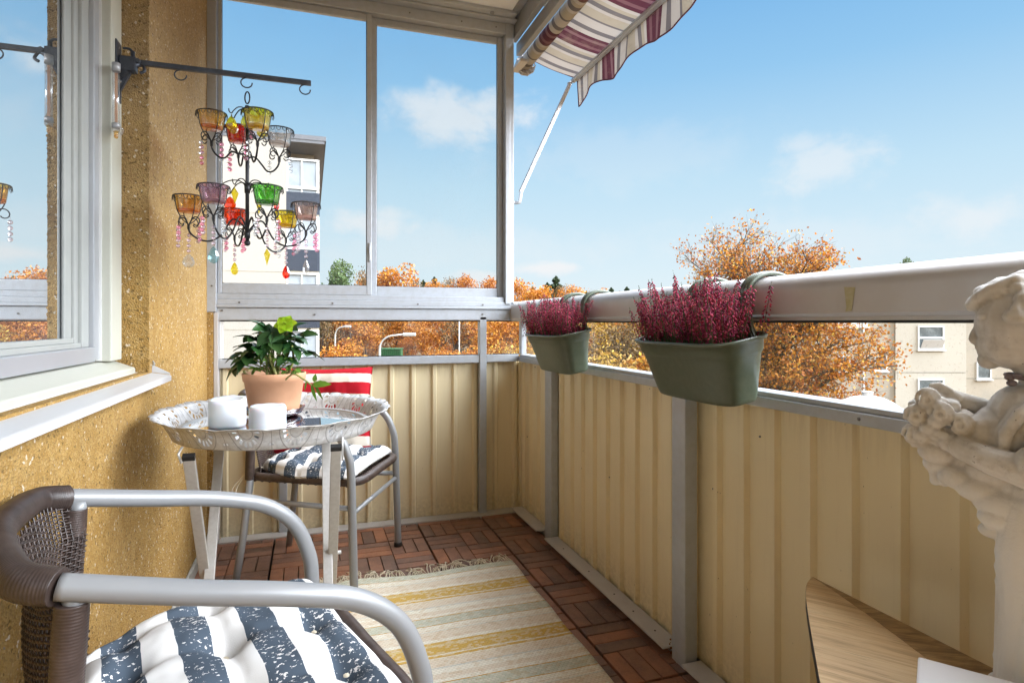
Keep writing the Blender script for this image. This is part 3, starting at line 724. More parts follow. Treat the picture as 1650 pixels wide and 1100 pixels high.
# ---- end railing
MB().bbox(1.036, 2.9655, .0, 1.10, 3.02, .796, .003).build('corner_post', MT['cream_panel'], sr)
er = empty('end_railing', (0, 0, 0), 0, 'short end balustrade of cream ribbed sheets with a narrow glass strip, behind the far chair', 'railing')
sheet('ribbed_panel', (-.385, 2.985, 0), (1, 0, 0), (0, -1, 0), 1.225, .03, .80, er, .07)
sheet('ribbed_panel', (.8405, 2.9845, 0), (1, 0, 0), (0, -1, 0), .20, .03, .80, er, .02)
MB().bbox(.816, YE-.004, .0, .852, 2.98, 1.028, .003).build('post', MT['alu'], er)
MB().bbox(-.135, YE-.004+.02, .0, -.10, 2.975, .80, .003).build('post', MT['alu'], er)
MB().bbox(1.04, YE-.002, .834, 1.068, 2.975, 1.004, .003).build('post', MT['alu'], er)
MB().bbox(-.384, YE, .795, .815, 2.99, .833, .003).bbox(.853, YE, .797, 1.028, 2.99, .834, .003).build('lower_rail', MT['alu'], er)
MB().box(-.38, 2.958, .833, 1.045, 2.962, 1.003).build('glass_pane', MT['mist_glass'], er)
MB().box(-.38, 2.95, 1.003, 1.045, 2.972, 1.0085).box(-.372, 2.951, .8335, 1.035, 2.957, .8375).build('rubber_seal', MT['gasket'], er)
MB().bbox(-.384, 2.951, .8375, -.368, 2.969, 1.003, .002).build('glass_edge_strip', MT['white_paint'], er)
MB().bbox(-.40, YE-.004, 1.009, 1.03, 3.03, 1.066, .005).build('top_rail', MT['alu'], er)
f = MB()
for (x, z) in ((.83, 1.04), (-.37, 1.052), (.02, 1.035), (1.052, .812), (1.05, .93)): f.tube([(x, YE-.0045, z), (x, YE-.0075, z)], .0045, 10)
build_each(f, 'rail_screw', MT['screw'], er)
MB().box(-.38, 2.9905, .0, 1.03, 2.994, .07).bbox(-.38, 2.90, .0, 1.10, 2.975, .034, .003).build('base_strip', MT['rail_white'], er)

# ---- glazed screen above the end railing
gs = empty('glazed_screen', (0, 0, 0), 0, 'aluminium framed sliding glass screen closing the far end of the balcony', 'glass screen')
f = MB()
f.bbox(-.432, 2.925, 1.045, -.392, 3.02, 2.56, .003)
f.bbox(.950, 2.925, 1.092, .976, 2.99, 2.56, .003); f.bbox(.9765, 2.932, 1.092, .997, 2.985, 2.56, .002)
f.bbox(-.392, 2.926, 1.0665, 1.02, 3.02, 1.079, .002); f.bbox(-.392, 2.932, 1.079, 1.02, 3.015, 1.103, .003)
f.bbox(-.392, 2.941, 1.1035, .948, 3.01, 1.128, .002)
f.bbox(-.392, 2.930, 2.478, .95, 3.02, 2.532, .003); f.bbox(-.43, 2.885, 2.5325, 1.0, 3.0, 2.5415, .002); f.bbox(-.43, 2.845, 2.5418, .985, 2.93, 2.5595, .003)
part(f, 'outer_frame', MT['alu'], gs)
f = MB()
for x in (-.30, .10, .50, .83): f.tube([(x, 2.9318, 1.088), (x, 2.929, 1.088)], .0045, 10)
for x in (-.41,): f.tube([(x, 2.9248, 1.16), (x, 2.922, 1.16)], .004, 10)
for x in (.46, .72, .90): f.tube([(x, 2.9298, 2.505), (x, 2.927, 2.505)], .0035, 10)
build_each(f, 'frame_screw', MT['screw'], gs)
f = MB()
for x in (.10, .42, .86): f.tube([(x, 2.865, 2.5415), (x, 2.865, 2.536)], .011, 12)
build_each(f, 'bolt_head', MT['alu_dark'], gs)
def sash_(name, x0, x1, y0, y1, sl, sr_):
    s = MB()
    s.bbox(x0, y0, 1.1285, x0+sl, y1, 2.4775, .003); s.bbox(x1-sr_, y0, 1.1285, x1, y1, 2.4775, .003)
    s.bbox(x0+sl, y0+.002, 1.1285, x1-sr_, y1-.002, 1.174, .003); s.bbox(x0+sl, y0+.002, 2.444, x1-sr_, y1-.002, 2.4775, .003)
    o = s.build(name, MT['alu'], gs)
    ym = (y0+y1)/2
    MB().box(x0+sl-.003, ym-.002, 1.171, x1-sr_+.003, ym+.002, 2.447).build('pane', MT['glass'], o)
    e = MB()
    e.box(x0+sl, ym-.0045, 1.174, x0+sl+.002, ym+.0045, 2.444).box(x1-sr_-.002, ym-.0045, 1.174, x1-sr_, ym+.0045, 2.444)
    e.box(x0+sl, ym-.0045, 1.174, x1-sr_, ym+.0045, 1.176).build('pane_seal', MT['gasket'], o)
    return o
sash_('sliding_sash', -.390, .281, 2.944, 2.966, .017, .024)
sash_('sliding_sash', .262, .949, 2.972, 2.994, .045, .028)
MB().bbox(.266, 2.936, 1.29, .277, 2.9435, 1.38, .003).bbox(.266, 2.928, 1.33, .270, 2.9365, 1.36, .001).build('pull_handle', MT['alu'], gs)

# ---- side beam under the slab and roll-up awning
bm_ = empty('roof_beam', (0, 0, 0), 0, 'grey aluminium edge beam along the ceiling beside the awning', 'beam')
MB().bbox(1.033, BACK, 2.405, 1.062, 3.0, 2.468, .003).bbox(.962, BACK, 2.555, 1.0, 2.95, 2.72, .003).build('beam', MT['alu_dark'], bm_)
MB().box(1.001, BACK, 2.47, 1.03, 2.99, 2.56).build('inner_channel', MT['alu_dark'], bm_)
aw = empty('awning', (1.12, 3.0, 2.42), 0, 'striped grey and plum fold-out awning above the handrail', 'awning')
def apart(mb, name, m, parent=aw):
    o = mb.build(name, m, parent); o.location = (-1.12, -3.0, -2.42) if parent is aw else (0, 0, 0); return o
AX, AZ = 1.118, 2.418
apart(MB().tube([(AX, y, AZ) for y in (3.10, 2.0, 1.0, 0, BACK)], .036, 28), 'fabric_roll', MT['awning'])
f = MB()
hx = [(AX+.055*math.cos(a), AZ-.012+.052*math.sin(a)) for a in [2*PI*k/10 for k in range(10)]]
f.prism(hx, 3.105, 3.112, 0, Matrix(((1,0,0,0),(0,0,1,0),(0,1,0,0),(0,0,0,1))))
for k in range(10):
    a = 2*PI*k/10
    f.tube([(AX, 3.10, AZ-.012), (AX+.055*math.cos(a), 3.10, AZ-.012+.052*math.sin(a))], .003, 6)
for k in range(10): 
    a, b_ = hx[k], hx[(k+1) % 10]; f.tube([(a[0], 3.085, a[1]), (b_[0], 3.085, b_[1])], .003, 6); f.tube([(a[0], 3.085, a[1]), (a[0], 3.108, a[1])], .003, 6)
f.bbox(1.045, 2.97, 2.37, 1.09, 3.12, 2.385, .002)
apart(f, 'end_bracket', MT['rail_white'])
FX, FZ = 1.415, 2.368
vs = []; fs = []; NYF = 90; NXF = 12
for j in range(NYF+1):
    y = 3.10-(3.10-BACK)*j/NYF
    for i in range(NXF+1):
        t = i/NXF; x = AX+.02+(FX-AX-.02)*t; z = AZ+.032+(FZ+.012-AZ-.032)*t-.010*math.sin(PI*t)+.0015*math.sin(j*1.3)
        vs.append((x, y, z))
for j in range(NYF):
    for i in range(NXF): a = j*(NXF+1)+i; fs.append((a, a+1, a+NXF+2, a+NXF+1))
apart(MB().add(vs, fs, 0, True), 'canvas', MT['awning'])
apart(MB().tube([(AX+.03, 3.101, AZ+.03), (1.27, 3.101, AZ-.006), (FX, 3.101, FZ+.012)], .0035, 6), 'canvas_hem', MT['plum_trim'])
apart(MB().bbox(FX-.012, BACK, FZ-.008, FX+.014, 3.13, FZ+.010, .004).bbox(FX+.0145, BACK, FZ-.004, FX+.030, 3.115, FZ+.013, .004), 'front_bar', MT['alu'])
vs = []; fs = []; NV = 260; NH = 6; edge = []
for j in range(NV+1):
    y = 3.10-(3.10-BACK)*j/NV; ph = (3.10-y)
    hgt = .122+.022*math.cos(2*PI*ph/.44)
    for i in range(NH+1):
        t = i/NH
        vs.append((FX+.018+.010*t*math.sin(y*19)+.003*t*math.sin(y*47), y+.004*t*math.sin(y*13), FZ-.004-hgt*t))
    edge.append(vs[-1])
for j in range(NV):
    for i in range(NH): a = j*(NH+1)+i; fs.append((a, a+1, a+NH+2, a+NH+1))
val = apart(MB().add(vs, fs, 0, True), 'valance', MT['awning'])
e = MB().tube([Vector(p) for p in edge], .0035, 5).tube([Vector(vs[k]) for k in range(NH+1)], .003, 5).build('scalloped_edging', MT['plum_trim'], val)
A0 = Vector((1.045, 3.02, 1.650)); A1 = Vector((1.395, 3.115, 2.350))
dr = (A1-A0).normalized()
qa = dr.to_track_quat('Z', 'Y').to_matrix().to_4x4(); f = MB().bbox(-.007, -.010, .05, .007, .010, (A1-A0).length, .002, M=Matrix.Translation(A0) @ qa)
apart(f, 'folding_arm', MT['rail_white'])
f = MB().tube([A0+Vector((-.01, 0, -.015)), A0+Vector((.014, 0, -.012)), A0+dr*.06], .010, 8).bbox(.998, 2.995, 1.59, 1.010, 3.035, 1.69, .003).tube([A0+Vector((-.04,0,-.015)), A0+Vector((0,0,-.015))], .007, 8)
apart(f, 'arm_joint', MT['alu'])
apart(MB().tube([A1+Vector((-.012, 0, -.004)), A1+Vector((.02, 0, .014))], .008, 8), 'arm_joint', MT['alu'])
# ================================================================== FURNITURE
def resample(pts, step):
    pts = [Vector(p) for p in pts]; out = [pts[0].copy()]; acc = 0
    for a, b in zip(pts, pts[1:]):
        L = (b-a).length
        if L < 1e-9: continue
        t = step-acc
        while t <= L: out.append(a+(b-a)*(t/L)); t += step
        acc = (acc+L) % step
    return out
def wrapped(mb, pts, r, pitch=.0036, n=14, closed=False):
    rp = resample(pts, pitch/4)
    rs = [r+.0004*abs(math.sin(PI*i/4))+.0005*noise.noise(Vector((i*.03, r*90, 1))) for i in range(len(rp))]
    return mb.tube(rp, rs, n, closed=closed)
def make_chair(loc, rz, label):
    ch = empty('wicker_chair', loc, rz, label, 'chair', 'wicker armchairs at the tray table')
    wb, wf, zj, za, sf, a, b = .20, .253, .716, .628, .228, .186, .248
    T = MT['chair_tube']; W = MT['wicker']
    for sg in (-1, 1):
        pth = [(sf+.014, sg*.256, .030), (sf+.008, sg*.255, .25), (sf+.001, sg*wf, .46), (sf-.008, sg*wf, .525), (sf-.038, sg*wf, .590), (sf-.095, sg*(wf-.001), .636), (.045, sg*.246, .665), (-.06, sg*.228, .688), (-a+.004, sg*(wb+.001), zj)]
        MB().tube(spline(pth, 10), .0146, 18).build('armrest', T, ch)
        MB().tube([(sf+.014, sg*.256, .0275), (sf+.014, sg*.256, .045)], .0175, 14).build('foot_cap', MT['gasket'], ch)
        post = spline([(-a+.016, sg*(wb-.001), zj-.020), (-a+.008, sg*.194, .56), (-a+.0, sg*.187, .42)], 10)
        wrapped(MB(), post, .0165).build('back_post', W, ch)
        MB().tube([(-a+.004, sg*.187, .43), (-a-.022, sg*.196, .20), (-a-.046, sg*.206, .030)], .0135, 14).build('rear_leg', T, ch)
        MB().tube([(sf+.006, sg*.253, .345), (-a-.032, sg*.19, .345)], .0095, 10).build('side_stretcher', T, ch)
        MB().tube([(-a+.020, sg*(wb+.000), zj-.008), (-a+.018, sg*(wb-.001), zj-.03)], .0125, 12).build('rail_collar', T, ch)
    loop = spline([(-a+.004, -wb-.001, zj), (-a-.030, -.178, zj+.007), (-b+.012, -.11, zj+.012), (-b-.002, 0, zj+.014), (-b+.012, .11, zj+.012), (-a-.030, .178, zj+.007), (-a+.004, wb+.001, zj)], 16)
    wrapped(MB(), loop, .0200, .0032, 18).build('back_rail', W, ch)
    MB().tube([(sf+.004, -.253, .325), (sf+.004, .253, .325)], .0085, 10).build('front_stretcher', T, ch)
    # woven back
    wv = MB(); top = resample(loop, .006)
    NV_, NH_ = 32, 60
    def bp(u, h):
        i = u*(len(loop)-1); k = min(int(i), len(loop)-2); p = loop[k].lerp(loop[k+1], i-k)
        q = Vector((-a-.002-.05*math.sin(PI*u), (-.178+.356*u), .44))
        m_ = h
        r_ = q.lerp(p, m_); r_.z = .44+(p.z-.012-.44)*h
        r_.x += .036-.014*math.sin(PI*h)-.018*max(0, h-.8)*5; r_.y *= .965+.035*max(0, h-.8)*5
        return r_
    def nrm(u, h):
        e = .01; A = bp(min(u+e, 1), h)-bp(max(u-e, 0), h); B_ = bp(u, min(h+e, 1))-bp(u, max(h-e, 0)); return A.cross(B_).normalized()
    for i in range(1, NV_):
        u = i/NV_
        wv.tube([bp(u, h/20)+nrm(u, h/20)*0 for h in range(21)], .0015, 5, cap=False)
    for j in range(NH_):
        h = .02+.955*j/(NH_-1); pts = []
        for i in range(NV_*4+1):
            u = i/(NV_*4); ph = (1 if j % 2 else -1)
            pts.append(bp(u, h)+nrm(u, h)*(.0022*ph*math.cos(PI*u*NV_)) + Vector((0, 0, .0012*noise.noise(Vector((u*9, j, 0))))))
        wv.tube(pts, .0016, 5, cap=False)
    wv.build('backrest_weave', W, ch)
    # seat
    def seat_out(k, n, grow=0):
        t = k/n*4; c = [(.248+grow, -.226-grow), (.248+grow, .226+grow), (-.20-grow, .175+grow), (-.20-grow, -.175-grow)]
        return c
    c = seat_out(0, 1); pts = []
    for k in range(4):
        p, q = Vector((*c[k], .428)), Vector((*c[(k+1) % 4], .428)); r_ = Vector((*c[(k+2) % 4], .428))
        d1 = (q-p).normalized(); d2 = (r_-q).normalized()
        pts.append(p+d1*.07); pts.append(p.lerp(q, .5)); pts.append(q-d1*.07); pts.append(q-d1*.02+d2*.02)
    ring = spline(pts, 10, True)
    e = MB(); wrapped(e, ring+[ring[0]], .0150, .0036, 14); e.build('seat_edge', W, ch)
    st = MB()
    for i in range(26):
        s_1 = -.19+.39*i/25; hw = .172+.05*(s_1+.19)/.39
        st.tube([(s_1, -hw+2*hw*k/40, .414+.002*math.cos(PI*k+PI*i)) for k in range(41)], .0042, 5, cap=False, flat=.6)
    for k in range(30):
        t = -.17+.34*k/29; st.tube([(-.19+.39*i/25, t*(1+.25*i/25), .414+.0035*math.cos(PI*(i+k))) for i in range(26)], .0035, 5, cap=False)
    st.build('seat', W, ch)
    return ch
near = make_chair((-.141, 1.012, 0), R(17), 'brown wicker armchair with silver tube arms in the foreground, nearest the camera')
far = copy_tree(near); far.location = (.036, 2.505, 0); far.rotation_euler.z = R(-25)
far['label'] = 'brown wicker armchair with silver tube arms standing behind the tray table by the end railing'

def cushion_mesh(hwf, hwb, s0, s1, thick, tufts, edge=.004, N=72, wrinkle=.004, seed=0):
    vs = []; fs = []
    tl = []
    for i in range(tufts):
        for j in range(tufts): tl.append(((i+.5)/tufts+(.0 if tufts < 2 else 0), (j+.5)/tufts))
    def hgt(u, v):
        e = (1-abs(2*u-1)**5)*(1-abs(2*v-1)**5); h = thick*max(e, 0)**.42
        for (a, b) in tl:
            d = math.hypot(u-a, v-b)*tufts
            h -= thick*.62*math.exp(-(d/.22)**2)
            h -= thick*.10*math.exp(-(abs(u-a)*tufts/.10)**2)*math.exp(-(d/.75)**2)+thick*.10*math.exp(-(abs(v-b)*tufts/.10)**2)*math.exp(-(d/.75)**2)
        h += wrinkle*noise.noise(Vector((u*7+seed, v*7, 1)))*e+wrinkle*.45*noise.noise(Vector((u*22, v*17+seed, 4)))*e
        return h
    def pos(u, v):
        s_ = s0+(s1-s0)*u; hw = hwf if hwf == hwb else hwf*(.44+.56*math.sin(PI/2*min(1, u/.52)))
        k = 1-.035*math.sin(PI*v)*0; 
        t = (2*v-1)*hw*(1-.05*math.sin(PI*u)); s2 = s_+.012*math.sin(PI*v)*(1 if u > .5 else -1)*abs(2*u-1)*-1
        return s2, t
    for side in (1, -1):
        for i in range(N+1):
            for j in range(N+1):
                u, v = i/N, j/N; x, y = pos(u, v); h = hgt(u, v)
                z = edge/2*side+(h if side > 0 else -h*.38)
                vs.append((x, y, z))
    M_ = (N+1)*(N+1)
    for i in range(N):
        for j in range(N):
            a = i*(N+1)+j; fs.append((a, a+N+1, a+N+2, a+1)); fs.append((M_+a, M_+a+1, M_+a+N+2, M_+a+N+1))
    for i in range(N):
        for (a, b) in ((i*(N+1), (i+1)*(N+1)), ((i+1)*(N+1)+N, i*(N+1)+N), (i+1, i), (N*(N+1)+i, N*(N+1)+i+1)):
            fs.append((a, b, M_+b, M_+a))
    return MB().add(vs, fs, 0, True)
def seat_cushion(loc, rz, label, seed):
    root = cushion_mesh(.232, .178, -.185, .222, .052, 3, seed=seed).build('seat_cushion', MT['blue_stripe'])
    root.location = loc; root.rotation_euler.z = rz
    tag(root, label, 'cushion', 'striped tufted seat cushions')
    # piping and ties
    e = [(-.185, -.166, 0), (.21, -.222, 0), (.21, .222, 0), (-.185, .166, 0)]
    b = MB()
    for i in range(3):
        for j in range(3):
            u, v = (i+.5)/3, (j+.5)/3; hw = .232*(.44+.56*math.sin(PI/2*min(1, u/.52)))
            b.ball((-.185+.407*u, (2*v-1)*hw*(1-.05*math.sin(PI*u)), .020), .005, 8, 5, sc3=(1, 1, .5))
    build_each(b, 'tuft_button', MT['string'], root)
    t = MB()
    for sg in (-1, 1):
        p0 = Vector((-.165, sg*.12, 0))
        for dx, dz, ln in ((-.02, -.02, .0), (-.035, .0, .01)):
            t.tube(spline([p0, p0+Vector((-.012, sg*.03, .012)), p0+Vector((-.03+dx*.3, sg*.066, -.01)), p0+Vector((-.04+dx, sg*.085, -.05)), p0+Vector((-.05+dx, sg*.09, -.10+dz))], 6), .0028, 6)
    build_each(t, 'cushion_tie', MT['string'], root)
    return root
seat_cushion((-.141, 1.012, .462), R(17), 'slate blue and white striped tufted cushion on the nearest wicker chair', 1)
seat_cushion((.036, 2.505, .444), R(-25), 'slate blue and white striped tufted cushion on the far wicker chair, under the red cushion', 5)

# red and white striped cushion leaning on the far chair
cm = cushion_mesh(.180, .180, -.21, .21, .055, 1, N=48, wrinkle=.006)
cm.v = [(x, -z, y) for x, y, z in cm.v]
# only one soft dent
rc = cm.build('striped_cushion', MT['red_stripe']); rc.location = (.045, 2.655, .632)
rc.rotation_euler = (R(-14), 0, R(-9))
tag(rc, 'red and cream striped square cushion leaning upright on the far wicker chair', 'cushion')

# ------------------------------------------------------------------ tray table
tt = empty('tray_table', (-.084, 1.752, .028), 0, 'round silver pierced metal tray table with crossed white steel legs beside the wall', 'table')
NP = 16; SEG = NP*16
prof = [(.258, .682), (.263, .684), (.270, .700), (.279, .716), (.289, .729), (.302, .737)]
TILT = Matrix.Rotation(R(1.4), 4, 'X')
def tl(p): 
    p = Vector(p); q = TILT @ Vector((p.x*.965, p.y*.965, p.z-.70)); q.z += .70; return q
vs = []; fs = []; uvs = []
for i in range(SEG+1):
    an = 2*PI*i/SEG; ph = (i/16) % 1
    pet = abs(math.sin(PI*ph)); pet3 = abs(math.sin(PI*ph*3))
    for j, (r_, z_) in enumerate(prof):
        k = j/(len(prof)-1)
        rr_ = r_+.004*pet*k**3+.006*pet3*(1 if j == len(prof)-1 else 0); zz = z_+.002*pet*k**3+.001*pet3*(1 if j == len(prof)-1 else 0)-.0015*(1-pet)*k**4
        vs.append(tl((rr_*math.cos(an), rr_*math.sin(an), zz)))
nP = len(prof)
for i in range(SEG):
    for j in range(nP-1):
        a = i*nP+j; fs.append((a, a+nP, a+nP+1, a+1))
        u0, u1 = i/16, (i+1)/16; v0, v1 = j/(nP-1), (j+1)/(nP-1); uvs.append(((u0, v0), (u1, v0), (u1, v1), (u0, v1)))
rim = MB().add(vs, fs, 0, True, uvs).build('tray_rim', MT['tray'], tt)
so = rim.modifiers.new('t', 'SOLIDIFY'); so.thickness = .0012
e = MB(); e.tube([tl((r_*1.0, 0, 0)) if 0 else vs[i*nP+nP-1] for i in range(SEG)], .0013, 5, closed=True).build('rim_edge', MT['tray_plain'], tt)
mb = MB(); mb.lathe([(0, .682), (.262, .682), (.262, .686), (.240, .688), (0, .688)], n=72); mb.v = [tuple(tl(p)) for p in mb.v]; mb.build('tray_bottom', MT['tray_plain'], tt)
mb = MB(); mb.lathe([(.236, .688), (.236, .700), (.241, .7025), (.245, .699), (.249, .7015), (.253, .699), (.262, .690)], n=96); mb.v = [tuple(tl(p)) for p in mb.v]; mb.build('mirror_ring', MT['tray_plain'], tt)
mb = MB(); mb.lathe([(0, .6985), (.2365, .6985)], n=96); mb.v = [tuple(tl(p)) for p in mb.v]; mb.f = [f_ for f_ in mb.f]; mb.build('mirror_top', MT['mirror'], tt)
for sx in (-.176, .144):
    for k, (ya, yb, dx) in enumerate(((-.235, .185, .0), (.185, -.235, .014 if sx < 0 else -.014))):
        A = Vector((sx+dx, ya, .672)); B_ = Vector((sx+dx, yb, 0)); d = (B_-A)
        L = d.length; q = d.to_track_quat('Z', 'Y').to_matrix().to_4x4(); M_ = Matrix.Translation(A) @ q
        lg = MB().bbox(-.0125, -.006, 0, .0125, .006, L, .002, M=M_); lg.bbox(-.013, -.0065, -.001, .013, .0065, .012, .001, 1, M=M_)
        lg.build('leg', [MT['leg_paint'], MT['gasket'] if ya < 0 else MT['leg_paint']], tt)
    MB().tube([(sx-.012, -.025, .336), (sx+.022, -.025, .336)], .005, 10).build('pivot_bolt', MT['leg_paint'], tt)
for (y, z) in ((.185, .655), (-.225, .03), (.175, .03)):
    MB().tube([(-.176, y, z), (.144, y, z)], .007, 10).build('crossbar', MT['leg_paint'], tt)
build_each(MB().tube([(-.190, -.235, .655), (-.197, -.235, .675), (-.190, -.225, .69)], .003, 8).tube([(.160, -.21, .63), (.160, -.21, .69)], .0025, 8), 'tray_hook', MT['tray_plain'], tt)

ZT = .7285
def candle(loc, r, h, label, slant, seed):
    n = 48; vs = []; fs = []; rows_ = 10
    for j in range(rows_+1):
        for k in range(n):
            an = 2*PI*k/n; top = h+slant*math.cos(an-1.2)+.003*noise.noise(Vector((math.cos(an)*2, math.sin(an)*2, seed)))
            z = top*j/rows_; q = r*(1+.012*noise.noise(Vector((math.cos(an)*2, math.sin(an)*2, z*30+seed))))
            if j == 0: q *= .96
            if j == rows_: q -= .003
            vs.append((q*math.cos(an), q*math.sin(an), z))
    for j in range(rows_):
        for k in range(n): fs.append((j*n+k, j*n+(k+1) % n, (j+1)*n+(k+1) % n, (j+1)*n+k))
    b = len(vs)
    for rad, dz in ((.80, -.001), (.55, -.0025), (.2, -.004)):
        for k in range(n):
            an = 2*PI*k/n; top = h-.001+slant*math.cos(an-1.2)*rad; vs.append((r*rad*math.cos(an), r*rad*math.sin(an), top+dz))
    for q in range(3):
        a0 = rows_*n if q == 0 else b+(q-1)*n; a1 = b+q*n
        for k in range(n): fs.append((a0+k, a0+(k+1) % n, a1+(k+1) % n, a1+k))
    fs.append(tuple(b+2*n+k for k in range(n))); fs.append(tuple(range(n))[::-1])
    c = MB().add(vs, fs, 0, True).build('pillar_candle', MT['wax']); c.location = loc
    tag(c, label, 'candle')
    return c
candle((-.206, 1.735, .7256), .0455, .074, 'thick white pillar candle with slanted top, left one on the mirrored tray', .004, 3)
candle((-.100, 1.612, .7228), .0435, .070, 'thick white pillar candle in front of the terracotta pot', .001, 9)

# pot, saucer, plant
PX, PY = -.098, 1.872
sa = MB().lathe([(0, .002), (.060, .002), (.072, .008), (.082, .022), (.085, .023), (.075, .006), (.060, 0), (0, 0)], n=48).build('pot_saucer', MT['g_smoke'])
sa.location = (PX, PY, ZT+.002); tag(sa, 'smoky purple glass saucer under the terracotta pot', 'saucer')
pt = MB().lathe([(0, .004), (.062, .004), (.067, .008), (.0705, .03), (.081, .096), (.0845, .098), (.0875, .118), (.0865, .121), (.083, .121), (.080, .100), (.066, .02)], n=56).build('terracotta_pot', MT['terracotta'])
pt.location = (PX, PY, ZT+.005); tag(pt, 'pale terracotta flower pot on the mirrored tray table', 'flower pot')
MB().lathe([(.082, .104), (.04, .108), (0, .110)], n=30).build('soil', MT['soil'], pt)

def leaflet(mb, base, dirv, nrm_, L, Wd, droop=.4, m=0, serr=.0, fold=.25, seg=8, curl=0):
    d = Vector(dirv).normalized(); n_ = Vector(nrm_); n_ = (n_-d*n_.dot(d)).normalized(); side = d.cross(n_)
    p = Vector(base); vs = []; fs = []
    for i in range(seg+1):
        t = i/seg; w_ = Wd*(math.sin(PI*min(1, t*.96+.04)**.8))**.8*(1-.25*t)
        if i == seg: w_ = .0006
        if i % 2: w_ *= 1+serr
        ang = droop*t
        dd = (d*math.cos(ang)-n_*math.sin(ang)); nn = (n_*math.cos(ang)+d*math.sin(ang))
        if i: p = p+dd*(L/seg)
        vs += [p+side*w_*.5+nn*fold*w_*.5, p+side*w_*.25+nn*fold*w_*.18, p, p-side*w_*.25+nn*fold*w_*.18, p-side*w_*.5+nn*fold*w_*.5]
    for i in range(seg):
        for k in range(4): a = i*5+k; fs.append((a, a+1, a+6, a+5))
    mb.add(vs, fs, m, True)
hp_ = empty('hellebore_plant', (PX, PY, ZT+.115), 0, 'leafy green plant with one lime flower growing in the terracotta pot', 'plant')
rr = random.Random(21)
Ld = MB(); Lm = MB(); St = MB()
cv = Vector((math.sin(YAW), math.cos(YAW), 0)); rv = Vector((math.cos(YAW), -math.sin(YAW), 0))
def palm(mb, end, L, n, dirv, seedup=.5, W_=.70):
    d = Vector(dirv).normalized()
    up_ = Vector((0, 0, 1)); side = d.cross(up_).normalized(); up2 = side.cross(d)
    for k in range(n):
        a = (k-(n-1)/2)*(1.05 if n > 3 else .7)/(n/5)
        dd = (d*math.cos(a)+side*math.sin(a)+up2*rr.uniform(-.15, .2)).normalized()
        leaflet(mb, end, dd, up2+Vector((rr.uniform(-.4, .4), rr.uniform(-.4, .4), 0)), L*1.12*(1-.16*abs(a))*rr.uniform(.88, 1.12), L*W_*rr.uniform(.85, 1.15), rr.uniform(.3, .9), 0, .10)
spec = []   # (right, back, up, L, n, dir(right,back,up))
spec += [(-.085, -.01, .065, .060, 5, (-1, -.3, -.25)), (-.075, .02, .085, .060, 5, (-.9, .2, .1)), (-.10, .0, .035, .055, 5, (-1, -.3, -.75)), (-.045, -.02, .105, .060, 5, (-.6, -.4, .35)),
         (-.055, -.05, .060, .055, 5, (-.6, -.7, -.3)), (-.02, .0, .135, .060, 5, (-.5, -.2, .5)), (.005, -.03, .125, .065, 4, (.1, -.5, -.9)), (.01, -.04, .100, .055, 5, (-.3, -.8, -.5)),
         (.03, .02, .130, .055, 5, (.5, .2, .55)), (.055, -.01, .110, .058, 5, (.9, -.3, .1)), (.065, -.03, .085, .055, 5, (.7, -.6, -.4)), (.085, .01, .070, .055, 5, (1, 0, -.1)),
         (.06, .04, .115, .055, 4, (.7, .5, .5)), (-.04, .05, .120, .055, 5, (-.4, .7, .4)), (.0, .06, .12, .055, 5, (.1, .9, .2)), (-.07, -.03, .045, .05, 4, (-.7, -.6, -.6)), (.05, -.05, .055, .045, 4, (.6, -.8, -.2)), (-.03, -.05, .085, .055, 5, (-.5, -.9, .0))]
for (r_, b_, u_, L, n, dv) in spec:
    end = rv*r_+cv*b_+Vector((0, 0, u_)); dd = rv*dv[0]+cv*dv[1]+Vector((0, 0, dv[2]))
    St.tube(spline([(rr.uniform(-.02, .02), rr.uniform(-.02, .02), -.012), Vector((0, 0, u_*.5))+(rv*r_+cv*b_)*.35, end], 6), .0020, 6)
    palm(Ld, end, L, n, dd)
for k in range(46):
    r_ = rr.uniform(-.05, .075); u_ = rr.uniform(.0, .075); b_ = rr.uniform(-.07, .03)
    end = rv*r_+cv*b_+Vector((0, 0, u_)); dd = rv*rr.uniform(-1, 1)+cv*rr.uniform(-1, .3)+Vector((0, 0, rr.uniform(-.5, .8)))
    palm(Lm, end, rr.uniform(.016, .028), rr.choice((2, 3)), dd, W_=.5)
for pts, r_ in (([(.03, -.05, -.01), (.02, -.055, .025), (.008, -.05, .055), (.0, -.04, .075)], .0042), ([(.03, -.02, -.01), (.055, -.03, .02), (.066, -.03, .05), (.062, -.03, .09)], .0032), ([(0, -.04, -.01), (-.03, -.05, .002), (-.06, -.045, .008), (-.07, -.045, .02)], .0032), ([(-.01, -.03, -.01), (-.015, -.02, .05), (-.02, -.02, .10)], .003), ([(.01, 0, -.01), (.02, -.01, .07), (.032, -.02, .14)], .003)):
    St.tube(spline([rv*a+cv*b+Vector((0, 0, c)) for a, b, c in pts], 8), r_, 8)
